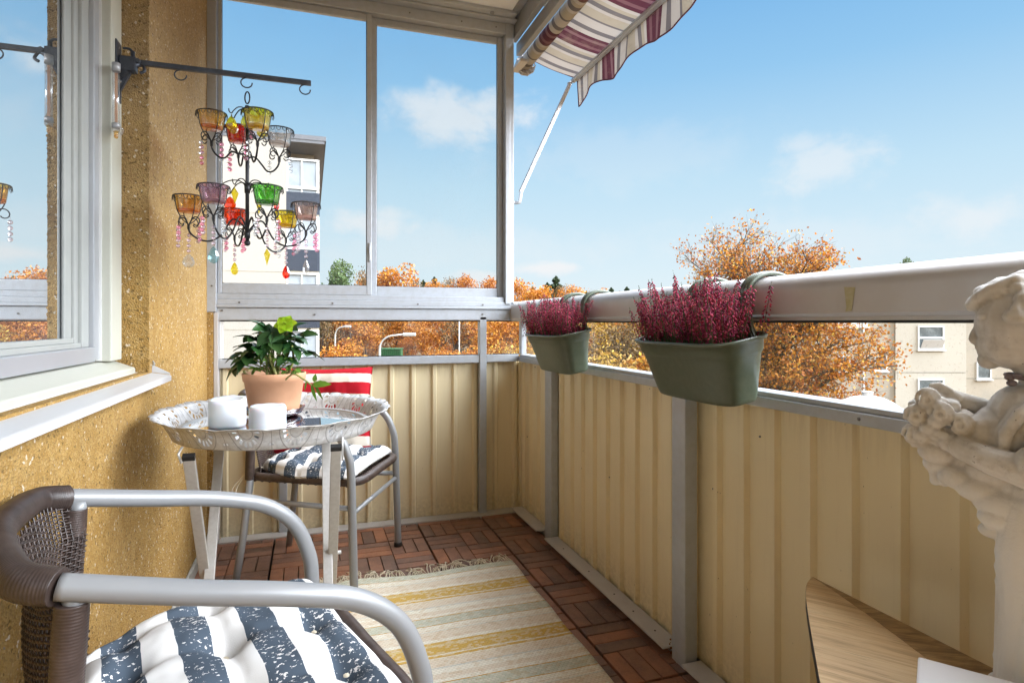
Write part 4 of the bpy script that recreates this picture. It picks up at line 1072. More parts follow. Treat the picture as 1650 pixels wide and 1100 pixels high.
# trailing sprig
sp = [rv*a+cv*b+Vector((0, 0, c)) for a, b, c in ((.05, -.06, -.01), (.08, -.07, .012), (.11, -.075, -.002), (.135, -.08, -.018))]
St.tube(spline(sp, 8), .0024, 7); e = sp[-1]
St.tube([e, e+rv*.012+Vector((0, 0, .014))], .0014, 6)
Sg = MB()
leaflet(Sg, e+rv*.004, rv*1+Vector((0, 0, .12)), cv*-.8+Vector((0, 0, .8)), .050, .026, .2, 0, .12); leaflet(Sg, e, rv*.25+Vector((0, 0, -1)), cv*-1, .048, .011, .3, 0, .1); leaflet(Sg, e+rv*.01, rv*.45+Vector((0, 0, -1)), cv*-1, .045, .010, .3, 0, .1)
leaflet(Sg, e+rv*.008+Vector((0,0,.01)), rv*.1+Vector((0, 0, 1)), cv*-1, .022, .014, .2, 0, .1); leaflet(Sg, e-rv*.015+Vector((0,0,.01)), -rv*.2+Vector((0, 0, -1)), cv*-1, .026, .006, .2)
def at0(o): o.location = (0, 0, 0); return o
Ld.build('leaves', MT['leaf_dark'], hp_); Lm.build('young_leaves', MT['leaf_mid'], hp_); St.build('stems', MT['stem_green'], hp_)
Sg.build('trailing_sprig', leafmat('sprig_leaf', (.10, .20, .02), (.15, .27, .03), .45, 25, .2, .3), hp_)
Fl = MB(); fc = rv*.045+cv*-.035+Vector((0, 0, .150)); fn = (-cv*.8+Vector((0, 0, .55))+rv*.1).normalized()
fa = fn.orthogonal().normalized(); fb = fn.cross(fa)
for k in range(6):
    a = 2*PI*k/6+.3; leaflet(Fl, fc, (fa*math.cos(a)+fb*math.sin(a))*1+fn*.25, fn, .033, .034, .45, 0, .06, .18)
for k in range(14): 
    a = rr.uniform(0, 6.28); q = rr.uniform(.2, 1); Fl.tube([fc, fc+fn*.011+(fa*math.cos(a)+fb*math.sin(a))*.006*q], .0009, 4)
Fl.build('flower', MT['sepal'], hp_)

# ------------------------------------------------------------------ rug
rg = MB(); NX, NY = 60, 130; vs = []; fs = []
RX0, RX1, RY1, RY0 = -.20, .775, 2.298, .30
def rz_(x, y):
    z = .0335+.0012*noise.noise(Vector((x*5, y*5, 0)))
    e = max(0, y-2.1)/.2; z += e*.012*max(0, noise.noise(Vector((x*3.5+2, 1.3, 0))))+e*.004*(1+math.sin(x*11))
    return z
def rxy(i, j):
    x = RX0+(RX1-RX0)*i/NX; y = RY0+(RY1-RY0)*j/NY
    x2 = x+.006*noise.noise(Vector((0, y*6, i/NX*2)))*(2*i/NX-1); y2 = y+.014*noise.noise(Vector((x*3, 5, 0)))*(j/NY)
    return x2, y2
for j in range(NY+1):
    for i in range(NX+1): x, y = rxy(i, j); vs.append((x, y, rz_(x, y)))
for j in range(NY):
    for i in range(NX): a = j*(NX+1)+i; fs.append((a, a+1, a+NX+2, a+NX+1))
rg_o = rg.add(vs, fs, 0, True).build('rug', MT['rug']); tag(rg_o, 'woven cotton rug with mustard, cream and sage stripes on the wooden deck', 'rug')
so = rg_o.modifiers.new('t', 'SOLIDIFY'); so.thickness = .005; so.offset = -1
fg = MB(); rr = random.Random(31)
for k in range(130):
    i = k/129*NX; x, y = rxy(i, NY); z = rz_(x, y)-.002
    clump = .5+.5*math.sin(k*.55)
    L = rr.uniform(.038, .078)*(.7+.5*clump); a = PI/2+rr.uniform(-.7, .7)+.6*math.sin(k*.55+1)
    p = [Vector((x, y-.003, z)), Vector((x+.3*L*math.cos(a)+rr.uniform(-.006, .006), y+.35*L*math.sin(a), z+rr.uniform(0, .012))), Vector((x+.7*L*math.cos(a)+rr.uniform(-.012, .012), y+.7*L*math.sin(a), z+rr.uniform(0, .014))), Vector((x+L*math.cos(a)+rr.uniform(-.014, .014), y+L*math.sin(a)*.95, .033+rr.uniform(0, .006)))]
    fg.tube(spline(p, 5), .0021, 5)
fg.build('fringe', MT['string'], rg_o)

# ------------------------------------------------------------------ wall bracket with three hooks
BY = 1.868; BZ = 1.704
hb_ = empty('hanging_bracket', (-.48, BY, BZ), 0, 'dark iron bar with small hooks swung out from the window frame', 'bracket')
O_ = Vector((.48, -BY, -BZ))
def hpart(mb, name, m=MT['blue_grey_iron'], par=hb_):
    o = mb.build(name, m, par); o.location = O_ if par is hb_ else (0, 0, 0); return o
f = MB().bbox(-.4895, 1.842, 1.592, -.486, 1.886, 1.752, .002)
f.prism([(1.846, 1.600), (1.864, 1.588), (1.882, 1.600)], -.4895, -.4862, 0, Matrix(((0,0,1,0),(1,0,0,0),(0,1,0,0),(0,0,0,1))))
plate = hpart(f, 'mount_plate')
f = MB()
for z in (1.735, 1.61): f.ball((-.4855, 1.864, z), .0045, 8, 5, sc3=(.5, 1, 1))
build_each(f, 'plate_screw', MT['screw'], plate)
f = MB().tube([(-.486, BY, 1.66), (-.462, BY, 1.69), (-.44, BY, 1.703)], [.014, .012, .009], 8)
f.bbox(-.486, BY-.013, 1.675, -.445, BY+.013, 1.715, .004).tube([(-.455, BY, 1.672), (-.455, BY, 1.732)], .0055, 10).tube([(-.44, BY-.016, 1.704), (-.44, BY+.016, 1.704)], .006, 8)
f.tube(spline([(-.455, BY, 1.73), (-.463, BY, 1.738), (-.478, BY, 1.738)]), .0035, 8).tube(spline([(-.43, BY, 1.70), (-.425, BY-.01, 1.68), (-.435, BY-.012, 1.672)]), .004, 8)
f.prism([(-.486, 1.66), (-.450, 1.69), (-.486, 1.615)], -.005, .005, 0, Matrix(((1,0,0,0),(0,0,1,BY),(0,1,0,0),(0,0,0,1))))
hpart(f, 'pivot_knuckle')
hpart(MB().bbox(-.445, BY-.0065, BZ-.0068, .003, BY+.0065, BZ+.0068, .002), 'bar')
for x in (-.338, -.170, -.012):
    c = Vector((x-.002, BY, BZ-.0205)); pts = [Vector((x, BY, BZ-.005))]
    for k in range(0, 13):
        a = R(100+k*22); pts.append(c+Vector((.0150*math.cos(a), 0, .0138*math.sin(a))))
    hpart(MB().tube(pts, .0019, 8), 'hook')

# ------------------------------------------------------------------ candle chandelier
SXc = -.170; PM = 1.722/967
def zpx(py): return EYE+(HY-py)*PM
ZB = zpx(392)
cd = empty('candle_chandelier', (SXc, BY, ZB), 0, 'black wire chandelier with two tiers of coloured glass cups and hanging crystals', 'chandelier')
I_ = MT['black_iron']
def L_(dx, dd, z): return rv*dx+cv*dd+Vector((0, 0, z-ZB))      # right / away / height
H = lambda py: zpx(py)-ZB
f = MB().tube([(0, 0, H(392)), (0, 0, H(182))], .0052, 12).ball((0, 0, H(392)), .0085, 12, 8).tube([(0, 0, H(312)), (0, 0, H(296))], [.0075, .0085, ][:2], 12).tube([(0, 0, H(384)), (0, 0, H(372))], [.008, .007], 12)
f.tube([(0, 0, H(184)), (0, 0, H(172))], [.0075, .006], 12)
ringp = [Vector((0, .0, H(159)))+rv*(.0070*math.cos(t))+Vector((0, 0, .0170*math.sin(t))) for t in [2*PI*k/18 for k in range(18)]]
f.tube(ringp, .0020, 7, closed=True)
f.build('stem', I_, cd)
def arc(name, pts, r=.0019, n=7, par=cd): return MB().tube(spline(pts, 8), r, n).build(name, I_, par)
def facet_drop(mb, top, h, w, m=0):
    prof = [(0, 0), (.18, .10), (.34, .28), (.5, .55), (.47, .75), (.3, .92), (0, 1)]
    n = 6; vs = []; fs = []; tw = rr.uniform(0, 1)
    for (r_, t) in prof[1:-1]:
        for k in range(n):
            a = 2*PI*(k+tw)/n; vs.append(Vector(top)+Vector((w*r_*math.cos(a), w*r_*.55*math.sin(a), -h*t)))
    b0 = len(vs); vs += [Vector(top), Vector(top)-Vector((0, 0, h))]
    for j in range(len(prof)-3):
        for k in range(n): fs.append((j*n+k, (j+1)*n+k, (j+1)*n+(k+1) % n, j*n+(k+1) % n))
    for k in range(n): fs.append((b0, k, (k+1) % n)); fs.append((b0+1, (len(prof)-3)*n+(k+1) % n, (len(prof)-3)*n+k))
    return mb.add(vs, fs, m)
def diamond(mb, top, h, w):
    t = Vector(top); n = 5; vs = [t]+[t+Vector((w*.5*math.cos(2*PI*k/n), w*.5*math.sin(2*PI*k/n), -h*.33)) for k in range(n)]+[t-Vector((0, 0, h))]
    mb.add(vs, [(0, 1+k, 1+(k+1) % n) for k in range(n)]+[(n+1, 1+(k+1) % n, 1+k) for k in range(n)])
# crowns of small hooks
def crown(zc, n, rad, up_, rot, drops):
    for k in range(n):
        a = 2*PI*k/n+rot; d = Vector((math.cos(a), math.sin(a), 0)); z = Vector((0, 0, 1))
        arc('crown_hook', [z*zc, d*rad*.25+z*(zc+up_), d*rad*.62+z*(zc+up_*.9), d*rad*.92+z*(zc+up_*.1), d*rad*1.02+z*(zc-up_*.35), d*rad*1.18+z*(zc-up_*.3), d*rad*1.24+z*(zc+up_*.25)], .0016, 6)
        dk_ = drops[k % len(drops)]
        if dk_:
            kind, col, hh, ww = dk_; m_ = MB(); p = d*rad*1.06+z*(zc-up_*.42)
            m_.tube([p, p-z*.008], .0005, 4); (facet_drop if kind == 'f' else diamond)(m_, p-z*.008, hh, ww); m_.build('crystal_drop', MT['g_'+col], cd)
rr = random.Random(77)
crown(H(186), 6, .042, .016, .5, [('f', 'yellow', .042, .034), ('f', 'rose', .044, .028), ('f', 'yellow', .038, .026), ('f', 'yellow', .040, .030), ('f', 'yellow', .036, .024), ('f', 'yellow', .042, .034)])
crown(H(304), 6, .074, .018, .2, [('f', 'red', .042, .018), ('d', 'yellow', .045, .018), ('f', 'orange', .040, .036), ('f', 'red', .040, .018), ('d', 'yellow', .048, .020), ('f', 'yellow', .038, .024)])
cups = []
DST = (Vector((SXc, BY, 0))).dot(cv)
def cup_arm(px_, dd, py_rim, py_hub, col, drop, label, rise=.0, dip=.030):
    """one S-shaped arm ending in a ring that carries a glass cup"""
    dq = DST+dd; dx = (px_-825)/F_PX*dq-Vector((SXc, BY, 0)).dot(rv)
    zr = EYE+(HY-py_rim)/F_PX*dq-ZB; zh = H(py_hub); base = zr-.078
    o2 = rv*dx+cv*dd; rad = o2.length; d = o2.normalized(); z = Vector((0, 0, 1)); sd = d.cross(z)
    arm = empty_part = MB().tube(spline([z*(zh-.006), d*rad*.10+z*(zh+rise*.6), d*rad*.26+z*(zh+rise), d*rad*.44+z*(base-.012-dip*.45), d*rad*.62+z*(base-.014-dip), d*rad*.80+z*(base-.014-dip*.95), d*rad*.95+z*(base-.014-dip*.45), d*rad*1.0+z*(base-.012), d*rad+z*base], 9), .0026, 7)
    c = o2
    for k in range(5): arm.tube([c+z*(base-.014+.0035*k), c+z*(base-.0125+.0035*k)], .0050-.0004*abs(k-2), 8)
    # prongs from base up to ring
    for k in range(4):
        a = 2*PI*k/4+.6; e = Vector((math.cos(a), math.sin(a), 0))
        arm.tube(spline([c+z*base, c+e*.018+z*(base+.014), c+e*.032+z*(base+.040), c+e*.0385+z*(zr-.001)], 6), .0014, 6)
    arm.tube([c+Vector((.0390*math.cos(t), .0390*math.sin(t), zr)) for t in [2*PI*k/32 for k in range(32)]], .0016, 6, closed=True)
    # lace of little wire loops under the ring
    for k in range(16):
        a = 2*PI*k/16; e = Vector((math.cos(a), math.sin(a), 0)); tn = Vector((-math.sin(a), math.cos(a), 0)); q = c+e*.0398+z*zr
        arm.tube([q-tn*.0055, q-tn*.0048-z*.008+e*.001, q-z*.0125+e*.0015, q+tn*.0048-z*.008+e*.001, q+tn*.0055], .0008, 4, cap=False)
    ao = arm.build('scroll_arm', I_, cd)
    # four scrolls round the base, each with a strand of beads
    for k in range(4):
        a = 2*PI*k/4+.95+rr.uniform(-.1, .1); e = Vector((math.cos(a), math.sin(a), 0)); pts = [c+z*(base-.004)]
        cc = c+e*.024+z*(base+.006)
        for q in range(11):
            t = R(165-q*31); rad2 = .0165-.0008*q; pts.append(cc+e*(rad2*math.cos(t))+z*(rad2*math.sin(t)))
        MB().tube(pts, .0016, 6).build('scroll', I_, ao)
        if k < 4 and rr.random() < .86:
            bm_2 = MB(); nb = rr.choice((3, 3, 3, 4)); p = cc+e*.013-z*.004
            for q in range(nb):
                p = p-z*.0150; bm_2.tube([p+z*.0150, p], .0004, 4); bm_2.ball(p, .0062, 7, 5, 0, False)
            bo = bm_2.build('bead_strand', MT[rr.choice(('g_rose', 'g_rose', 'g_pinkc', 'g_clear'))], cd)
    if drop:
        kind, cl, hh, ww = drop; p = c+z*(base-.016)
        bm_2 = MB()
        for q in range(4):
            p = p-z*.0145; bm_2.tube([p+z*.0145, p], .0004, 4); bm_2.ball(p, .0056, 7, 5, 0, False)
        bm_2.build('bead_strand', MT['g_pinkc'], cd)
        m_ = MB(); (facet_drop if kind == 'f' else diamond)(m_, p-z*.008, hh, ww); m_.build('crystal_drop', MT['g_'+cl], cd)
    # the glass cup itself is lifted out to be filled: a thing of its own
    P0 = cd.location+c
    g = MB().lathe([(.0, .0), (.0265, .0), (.0285, .002), (.0290, .008)], n=30, m=1).lathe([(.0, .0085), (.0270, .0085)], n=30, m=1).lathe([(.0290, .008), (.0335, .040), (.0372, .0435), (.0380, .0465), (.0365, .0470), (.0330, .0440), (.0310, .038), (.0272, .0085)], n=30).build('candle_cup', [MT['g_'+col], MT['h_'+col]])
    g.location = (P0.x, P0.y, cd.location.z+zr-.044); tag(g, label, 'glass cup', 'glass cups in the chandelier')
MT['g_pinkc'] = tinted('pale_rose_crystal', (.97, .84, .88), .15, .25)
for c_ in ('clear', 'rose', 'aqua'): pass
for k_, c_ in dict(amber=(.95, .42, .04), yellow=(.93, .66, .01), red=(.75, .01, .01), orange=(.85, .05, .005), pink=(.62, .36, .46), green=(.04, .48, .02), clear=(.85, .80, .78), blush=(.85, .62, .56)).items():
    MT['h_'+k_] = tinted(k_+'_glass_base', c_, .45)
cup_arm(341, -.024, 183, 250, 'amber', None, 'amber glass candle cup, leftmost on the upper tier')
cup_arm(415, -.107, 181, 250, 'yellow', None, 'yellow glass candle cup nearest the stem at the front of the upper tier')
cup_arm(384, .105, 206, 252, 'red', None, 'bright red glass candle cup on the upper tier, behind the stem')
cup_arm(450, .030, 210, 254, 'clear', None, 'clear colourless glass candle cup at the right of the upper tier')
cup_arm(304, -.03, 317, 372, 'amber', ('f', 'clear', .040, .032), 'amber glass candle cup, leftmost on the lower tier', .03, .030)
cup_arm(344, -.12, 300, 370, 'pink', ('f', 'aqua', .046, .028), 'mauve pink glass candle cup at the front of the lower tier', .03, .040)
cup_arm(430, -.14, 302, 372, 'green', ('d', 'yellow', .046, .017), 'green glass candle cup on the lower tier', .03, .034)
cup_arm(493, .03, 329, 374, 'blush', ('f', 'clear', .044, .018), 'blush tinted clear glass candle cup, rightmost on the lower tier', .03, .030)
cup_arm(461, .12, 343, 378, 'yellow', ('f', 'red', .042, .022), 'yellow glass candle cup on the lower tier, right and behind', .025, .030)
cup_arm(378, .14, 339, 378, 'orange', ('f', 'yellow', .040, .022), 'orange red glass candle cup on the lower tier, behind the stem', .025, .022)

# ------------------------------------------------------------------ planters with heather
def ssec(L, W_, r, n=48):
    """rounded rectangle, long side along y"""
    out = []
    for k in range(n):
        a = 2*PI*k/n; cxs, sys_ = math.cos(a), math.sin(a)
        ex = 4.2
        q = (abs(cxs)**ex+abs(sys_)**ex)**(-1/ex)
        out.append((W_/2*cxs*q, L/2*sys_*q))
    return out
def make_planter(loc, label):
    root = empty('hanging_planter', loc, 0, label, 'planter', 'green planters hooked on the handrail')
    M_ = Matrix.Rotation(R(-11), 4, 'Y')
    secs = [(.296, .085, -.150), (.312, .096, -.147), (.320, .101, -.138), (.366, .132, -.040), (.372, .136, -.036), (.378, .142, -.030), (.384, .148, -.008), (.396, .160, -.006), (.402, .165, .0), (.398, .161, .004), (.386, .148, .003), (.376, .136, -.03)]
    vs = []; fs = []; n = 56
    for (L, W_, z) in secs:
        for (x, y) in ssec(L, W_, 0, n): vs.append(M_ @ Vector((x, y, z)))
    for j in range(len(secs)-1):
        for k in range(n): fs.append((j*n+k, j*n+(k+1) % n, (j+1)*n+(k+1) % n, (j+1)*n+k))
    fs.append(tuple(range(n))[::-1])
    MB().add(vs, fs, 0, True).build('planter_body', MT['planter'], root)
    s = [M_ @ Vector((x, y, -.028)) for x, y in ssec(.375, .136, 0, n)]
    MB().add(s, [tuple(range(n))]).build('soil', MT['soil'], root)
    for y in (-.105, .105):
        h = MB(); ox = 1.040-loc[0]; oz = -loc[2]
        for dy in (-.011, .0, .011):
            pts = [Vector((.070, y+dy*.8-.03, -.012)), Vector((.967-loc[0], y+dy*.8-.012, 1.0+oz)), Vector((.969-loc[0], y+dy, 1.06+oz))]
            for k in range(0, 13):
                a = PI-PI*k/12; pts.append(Vector((ox+.070*math.cos(a), y+dy, 1.070+oz+.046*math.sin(a))))
            pts.append(Vector((ox+.070, y+dy, 1.0+oz)))
            h.tube(spline(pts, 3), .0058 if dy else .0068, 8)
        h.build('rail_hook', MT['planter'], root)
    return root
pl1 = make_planter((.905, 1.268, .962), 'long sage green plastic planter on the handrail, nearer of the two')
pl2 = copy_tree(pl1); pl2.location = (.905, 2.150, .962); pl2['label'] = 'long sage green plastic planter hooked on the handrail near the far corner'
def heather(seed):
    r_ = random.Random(seed); fl = MB(); gr = MB()
    for k in range(165):
        y = r_.uniform(-.160, .175); x = r_.uniform(-.055, .055)
        base = Vector((x, y, -.035+(x*-.02)))
        lean = Vector((x*2.0+r_.uniform(-.22, .22)-.10, y*1.3+r_.uniform(-.2, .2)+.05, 1)).normalized()
        Ls = r_.uniform(.060, .145)*(1.12 if r_.random() < .15 else 1)*(1.0-.15*abs(y)/.18); bend = Vector((r_.uniform(-.02, .02), r_.uniform(-.02, .02), .012))
        P_ = lambda t: base+lean*(Ls+.03)*t+bend*t*t
        gr.tube([P_(t/5) for t in range(6)], [.0012, .0011, .001, .0009, .0007, .0004], 4)
        start = r_.uniform(.15, .35); nfl = int(66*(1-start)*Ls/.12)
        for q in range(nfl):
            t = start+(.97-start)*q/nfl; rad = .0086*(1-.75*max(0, (t-.55)/.45)**1.3)*r_.uniform(.55, 1.1)
            a = q*2.4+r_.uniform(-.4, .4); o = Vector((math.cos(a), math.sin(a), r_.uniform(-.2, .4)))*rad; c = P_(t)+o; s = r_.uniform(.0026, .0040)
            dn = Vector((o.x, o.y, -.3*rad)).normalized()*s; sd = dn.cross(Vector((0, 0, 1))).normalized()*s*.6
            up = Vector((0, 0, s*.8))
            fl.add([c-dn*.8, c+sd, c+dn*1.3-up*.4, c-sd, c+up, c-up*1.1], [(0, 1, 4), (1, 2, 4), (2, 3, 4), (3, 0, 4), (1, 0, 5), (2, 1, 5), (3, 2, 5), (0, 3, 5)])
        for q in range(8):
            t = r_.uniform(.8, 1.02); c = P_(t); s = .003; a = r_.uniform(0, 6.28); d = Vector((math.cos(a)*.4, math.sin(a)*.4, 1)).normalized()*s*2
            gr.add([c, c+Vector((s*.25, 0, s)), c+d, c-Vector((s*.25, 0, -s))], [(0, 1, 2, 3)])
        for q in range(10):
            t = r_.uniform(.05, .5); c = P_(t); a = r_.uniform(0, 6.28); d = Vector((math.cos(a), math.sin(a), .7))*.006
            gr.add([c, c+d*.5+Vector((0, 0, .0009)), c+d, c+d*.5-Vector((0, 0, .0009))], [(0, 1, 2, 3)])
    return fl, gr
for (loc, seed, lab) in (((.905, 1.268, .962), 5, 'crimson heather filling the nearer green planter on the handrail'), ((.905, 2.150, .962), 8, 'crimson heather in the far green planter by the corner post')):
    hr_ = empty('heather_plant', loc, 0, lab, 'plant', 'heather plants in the planters')
    fl, gr = heather(seed); fl.build('flowers', MT['heather'], hr_); gr.build('stems', MT['heath_stem'], hr_)

# ------------------------------------------------------------------ wooden table, white box, statue
wt = empty('wooden_table', (.80, .45, 0), 0, 'honey coloured wood veneer table with curved edge in the lower right corner', 'table')
TZ = .50
edge = [(.935, .93), (.905, .912), (.868, .878), (.832, .839), (.780, .780), (.725, .716), (.671, .653), (.62, .59), (.585, .52), (.57, .43), (.58, .33), (.62, .23), (.69, .14), (.78, .08), (.935, .05)]
crv = spline([Vector((*p, 0)) for p in edge], 5)
poly = [(p.x-.80, p.y-.45) for p in crv]
poly = poly[::-1]
MB().prism(poly, TZ-.022, TZ-.0012).build('table_core', MT['gasket'], wt)
MB().prism([(x*.9985, y*.9985) for x, y in poly], TZ-.0011, TZ).build('tabletop', MT['veneer'], wt)
band = [(.935, .928), (.935, .05), (.90, .055), (.868, .643), (.900, .76), (.925, .87)]
bo = MB().prism([(x-.80, y-.45) for x, y in band][::-1], TZ+.0003, TZ+.0009).build('edge_band', MT['veneer_cross'], wt)
for (x, y) in ((-.12, .16), (-.12, -.22), (.11, .30), (.11, -.30)):
    MB().tube([(x, y, 0.028), (x, y, TZ-.022)], .014, 12).build('leg', MT['gasket'], wt)
wb_ = empty('white_box', (.749, .570, TZ+.001), 0, 'glossy white box with rounded corners on the wooden table by the statue', 'box')
ang = math.atan2(-.81, .59)
M_ = Matrix.Rotation(ang, 4, 'Z')
b = MB().bbox(0, -.16, 0, .20, 0, .058, .010, M=M_); b.build('box_body', MT['white_gloss'], wb_)
MB().bbox(-.001, -.161, .0585, .201, .001, .0655, .003, M=M_).build('lid', MT['white_gloss'], wb_)

st_root = empty('cherub_statue', (.915, .486, TZ+.0012), 0, 'weathered white plaster child statue holding a bunch of flowers, at the right edge', 'statue')
Fv = Vector((-.53, .848, 0)); Sv = Vector((-.848, -.53, 0))
def SP(f_, s__, z): return Fv*f_+Sv*s__+Vector((0, 0, z))
sb = MB()
def eb(f_, s__, z, rf, rs_, rz2, seg=16, rings=12):
    # ellipsoid aligned to the figure's own axes
    t = MB().ball((0, 0, 0), 1, seg, rings)
    vs = [SP(f_+v[0]*rf, s__+v[1]*rs_, z+v[2]*rz2) for v in t.v]; sb.add(vs, t.f, 0, True)
def limb(pts, rs_): sb.tube([SP(*p) for p in pts], rs_, 14); [eb(*p, r, r, r, 10, 8) for p, r in zip(pts, rs_)]
# robe and legs
eb(.012, 0, .010, .085, .085, .016)
for k in range(14):
    z = .012+.020*k; eb(.020+.004*math.sin(k*1.1), 0, z, .060+.003*math.sin(k*.9), .062, .040)
for k in range(11):
    a = 2*PI*k/11+.3; limb([(.018+.060*math.cos(a), .060*math.sin(a), .012), (.018+.058*math.cos(a+.12), .058*math.sin(a+.12), .13), (.016+.056*math.cos(a+.05), .056*math.sin(a+.05), .25)], [.010, .008, .009])
limb([(.062, .028, .01), (.056, .030, .10), (.058, .030, .20), (.045, .03, .26)], [.022, .021, .026, .032]); limb([(.052, -.028, .01), (.056, -.03, .12), (.05, -.03, .24)], [.022, .022, .03])
eb(.018, 0, .275, .066, .066, .05); eb(.010, 0, .325, .056, .062, .06); eb(.010, 0, .372, .046, .058, .038)
eb(.030, 0, .36, .044, .05, .035); eb(.048, 0, .378, .045, .056, .042); eb(.066, 0, .350, .046, .052, .044); eb(.085, 0, .335, .040, .040, .034); eb(.090, .010, .352, .028, .034, .026)
# skirt drapes to the front
for (f_, s2, z, r_) in ((.145, .012, .318, .022), (.140, .0, .300, .022), (.118, .01, .288, .026), (.095, .015, .278, .030), (.07, .02, .262, .034), (.13, -.015, .305, .022), (.10, -.02, .285, .028), (.082, .012, .300, .034), (.105, .0, .310, .030), (.078, .03, .245, .022), (.085, .02, .225, .015)):
    eb(f_, s2, z, r_*1.1, r_*.9, r_*.7)
for k in range(9): limb([(.06+.012*k, .030-.004*k, .325-.002*k), (.068+.010*k, .034-.004*k, .285-.001*k), (.060+.008*k, .036-.004*k, .250+.004*k)], [.006, .008, .005])
# neck, head
limb([(.020, 0, .40), (.034, 0, .435), (.045, 0, .46)], [.034, .028, .030])
eb(.048, 0, .497, .058, .051, .058); eb(.060, 0, .470, .044, .040, .034); eb(.072, .018, .462, .020, .018, .017); eb(.072, -.018, .462, .020, .018, .017)
eb(.089, 0, .4475, .0135, .015, .012); eb(.080, 0, .498, .026, .036, .030)
eb(.103, 0, .4755, .0085, .0075, .0075); limb([(.0985, 0, .496), (.1045, 0, .482), (.1065, 0, .476)], [.0055, .006, .0055])
eb(.0985, 0, .4640, .0065, .011, .0035); eb(.0965, 0, .4580, .0065, .010, .0035)
for sg in (-1, 1):
    eb(.094, sg*.020, .5055, .008, .012, .0045); eb(.0905, sg*.019, .4945, .008, .009, .0055); eb(.034, sg*.050, .482, .011, .007, .016)
    eb(.036, sg*.054, .482, .006, .005, .011)
# hair curls
r_ = random.Random(12)
for k in range(150):
    a = r_.uniform(0, 2*PI); b_ = r_.uniform(-.35, 1.45)
    cf, cs_, cz = math.cos(b_)*math.cos(a), math.cos(b_)*math.sin(a), math.sin(b_)
    if cf > .35 and cz < .55: continue
    if cf > -.1 and cz < .05 and abs(cs_) < 2: 
        if cz < -.05 or cf > .25: continue
    q = r_.uniform(.008, .0135)
    eb(.044+.057*cf, .051*cs_, .500+.058*cz, q*1.25, q, q*.8, 8, 6)
for k in range(5): limb([(.055-.01*k, .046, .53-.004*k), (.062-.012*k, .053, .515-.006*k), (.056-.012*k, .056, .503-.007*k), (.048-.012*k, .056, .508-.007*k)], [.006, .0065, .006, .005])
eb(.098, .0, .527, .016, .020, .010); eb(.106, .004, .523, .0095, .014, .009); eb(.085, 0, .540, .022, .026, .011)
limb([(.108, .006, .520), (.101, .018, .531), (.085, .026, .541), (.06, .03, .552)], [.007, .008, .009, .009]); limb([(.102, -.004, .531), (.085, .002, .545), (.055, .004, .557), (.02, .004, .555)], [.007, .008, .009, .009])
# near arm with sleeve
limb([(.006, .058, .382), (.018, .072, .350), (.034, .078, .318)], [.026, .027, .027]); limb([(.040, .076, .322), (.050, .074, .316), (.085, .056, .322), (.118, .036, .332)], [.026, .021, .018, .0155])
eb(.046, .074, .326, .020, .026, .024); limb([(.024, .064, .372), (.046, .084, .346), (.052, .088, .318)], [.008, .009, .008]); limb([(.0, .078, .372), (.018, .094, .345), (.034, .098, .312)], [.008, .009, .008])
# far arm and hands
limb([(.008, -.056, .382), (.03, -.062, .352), (.06, -.050, .355), (.10, -.030, .378), (.125, -.018, .388)], [.026, .024, .019, .016, .014])
def hand(base, dirf, sgn, up_):
    bf, bs, bz = base; eb(bf, bs, bz, .016, .012, .012)
    for i, (off, ln) in enumerate(((-.011, .024), (-.004, .029), (.003, .028), (.010, .022))):
        limb([(bf+.008, bs+off*.6, bz+off), (bf+.008+ln*.55*dirf[0], bs+off*.6+ln*.5*dirf[1], bz+off+ln*.5*dirf[2]), (bf+.006+ln*.95*dirf[0]-.002, bs+off*.6+ln*dirf[1], bz+off+ln*dirf[2]-up_*.006)], [.0050, .0046, .0038])
    limb([(bf, bs-.004*sgn, bz+.010), (bf+.012, bs-.006*sgn, bz+.018), (bf+.021, bs-.008*sgn, bz+.017)], [.005, .0046, .004])
hand((.128, .030, .336), (.9, -.25, .25), 1, 1); hand((.132, -.012, .392), (.95, .2, -.15), -1, 1)
# bunch of roses
for k in range(70):
    a = r_.uniform(0, 2*PI); b_ = r_.uniform(-1.2, 1.3); q = r_.uniform(.006, .0115)
    f0, s0_, z0_ = .148+.034*math.cos(b_)*math.cos(a), .006+.026*math.cos(b_)*math.sin(a), .358+.034*math.sin(b_)
    eb(f0, s0_, z0_, q, q, q*.85, 9, 7)
for (f0, s0_, z0_) in ((.168, .024, .368), (.140, .034, .375), (.172, .020, .340), (.118, .034, .362), (.155, .026, .392)):
    for j in range(3):
        R_ = .0145-.004*j; pts = [(f0+R_*math.cos(t)*.9, s0_+.004*j, z0_+R_*math.sin(t)) for t in [2*PI*q/10*(.85)+j for q in range(10)]]
        limb(pts, [.0032]*10)
# collar folds
for k in range(5): limb([(.036+.004*k, .052-.010*k, .408-.002*k), (.058+.004*k, .058-.010*k, .385), (.072+.004*k, .056-.010*k, .358), (.074+.006*k, .050-.008*k, .334)], [.0055, .0075, .0075, .005])
for sg in (-1, 1): limb([(.034, sg*.030, .418), (.052, sg*.036, .395), (.058, sg*.034, .362), (.052, sg*.03, .33)], [.007, .009, .009, .006])
limb([(.050, .018, .41), (.066, .022, .385), (.070, .024, .35)], [.004, .005, .004])
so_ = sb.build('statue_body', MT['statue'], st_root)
md = so_.modifiers.new('r', 'REMESH'); md.mode = 'VOXEL'; md.voxel_size = .0021; md.use_smooth_shade = True
md = so_.modifiers.new('s', 'SMOOTH'); md.factor = .5; md.iterations = 1
rb = MB(); pts = []
for k in range(24):
    t = 2*PI*k/24; pts.append(SP(.036+.034*math.cos(t), .033*math.sin(t), .4245+.005*math.cos(t)))
rb.tube(pts, .0050, 8, closed=True, flat=.6)
c = SP(.062, .022, .4245)
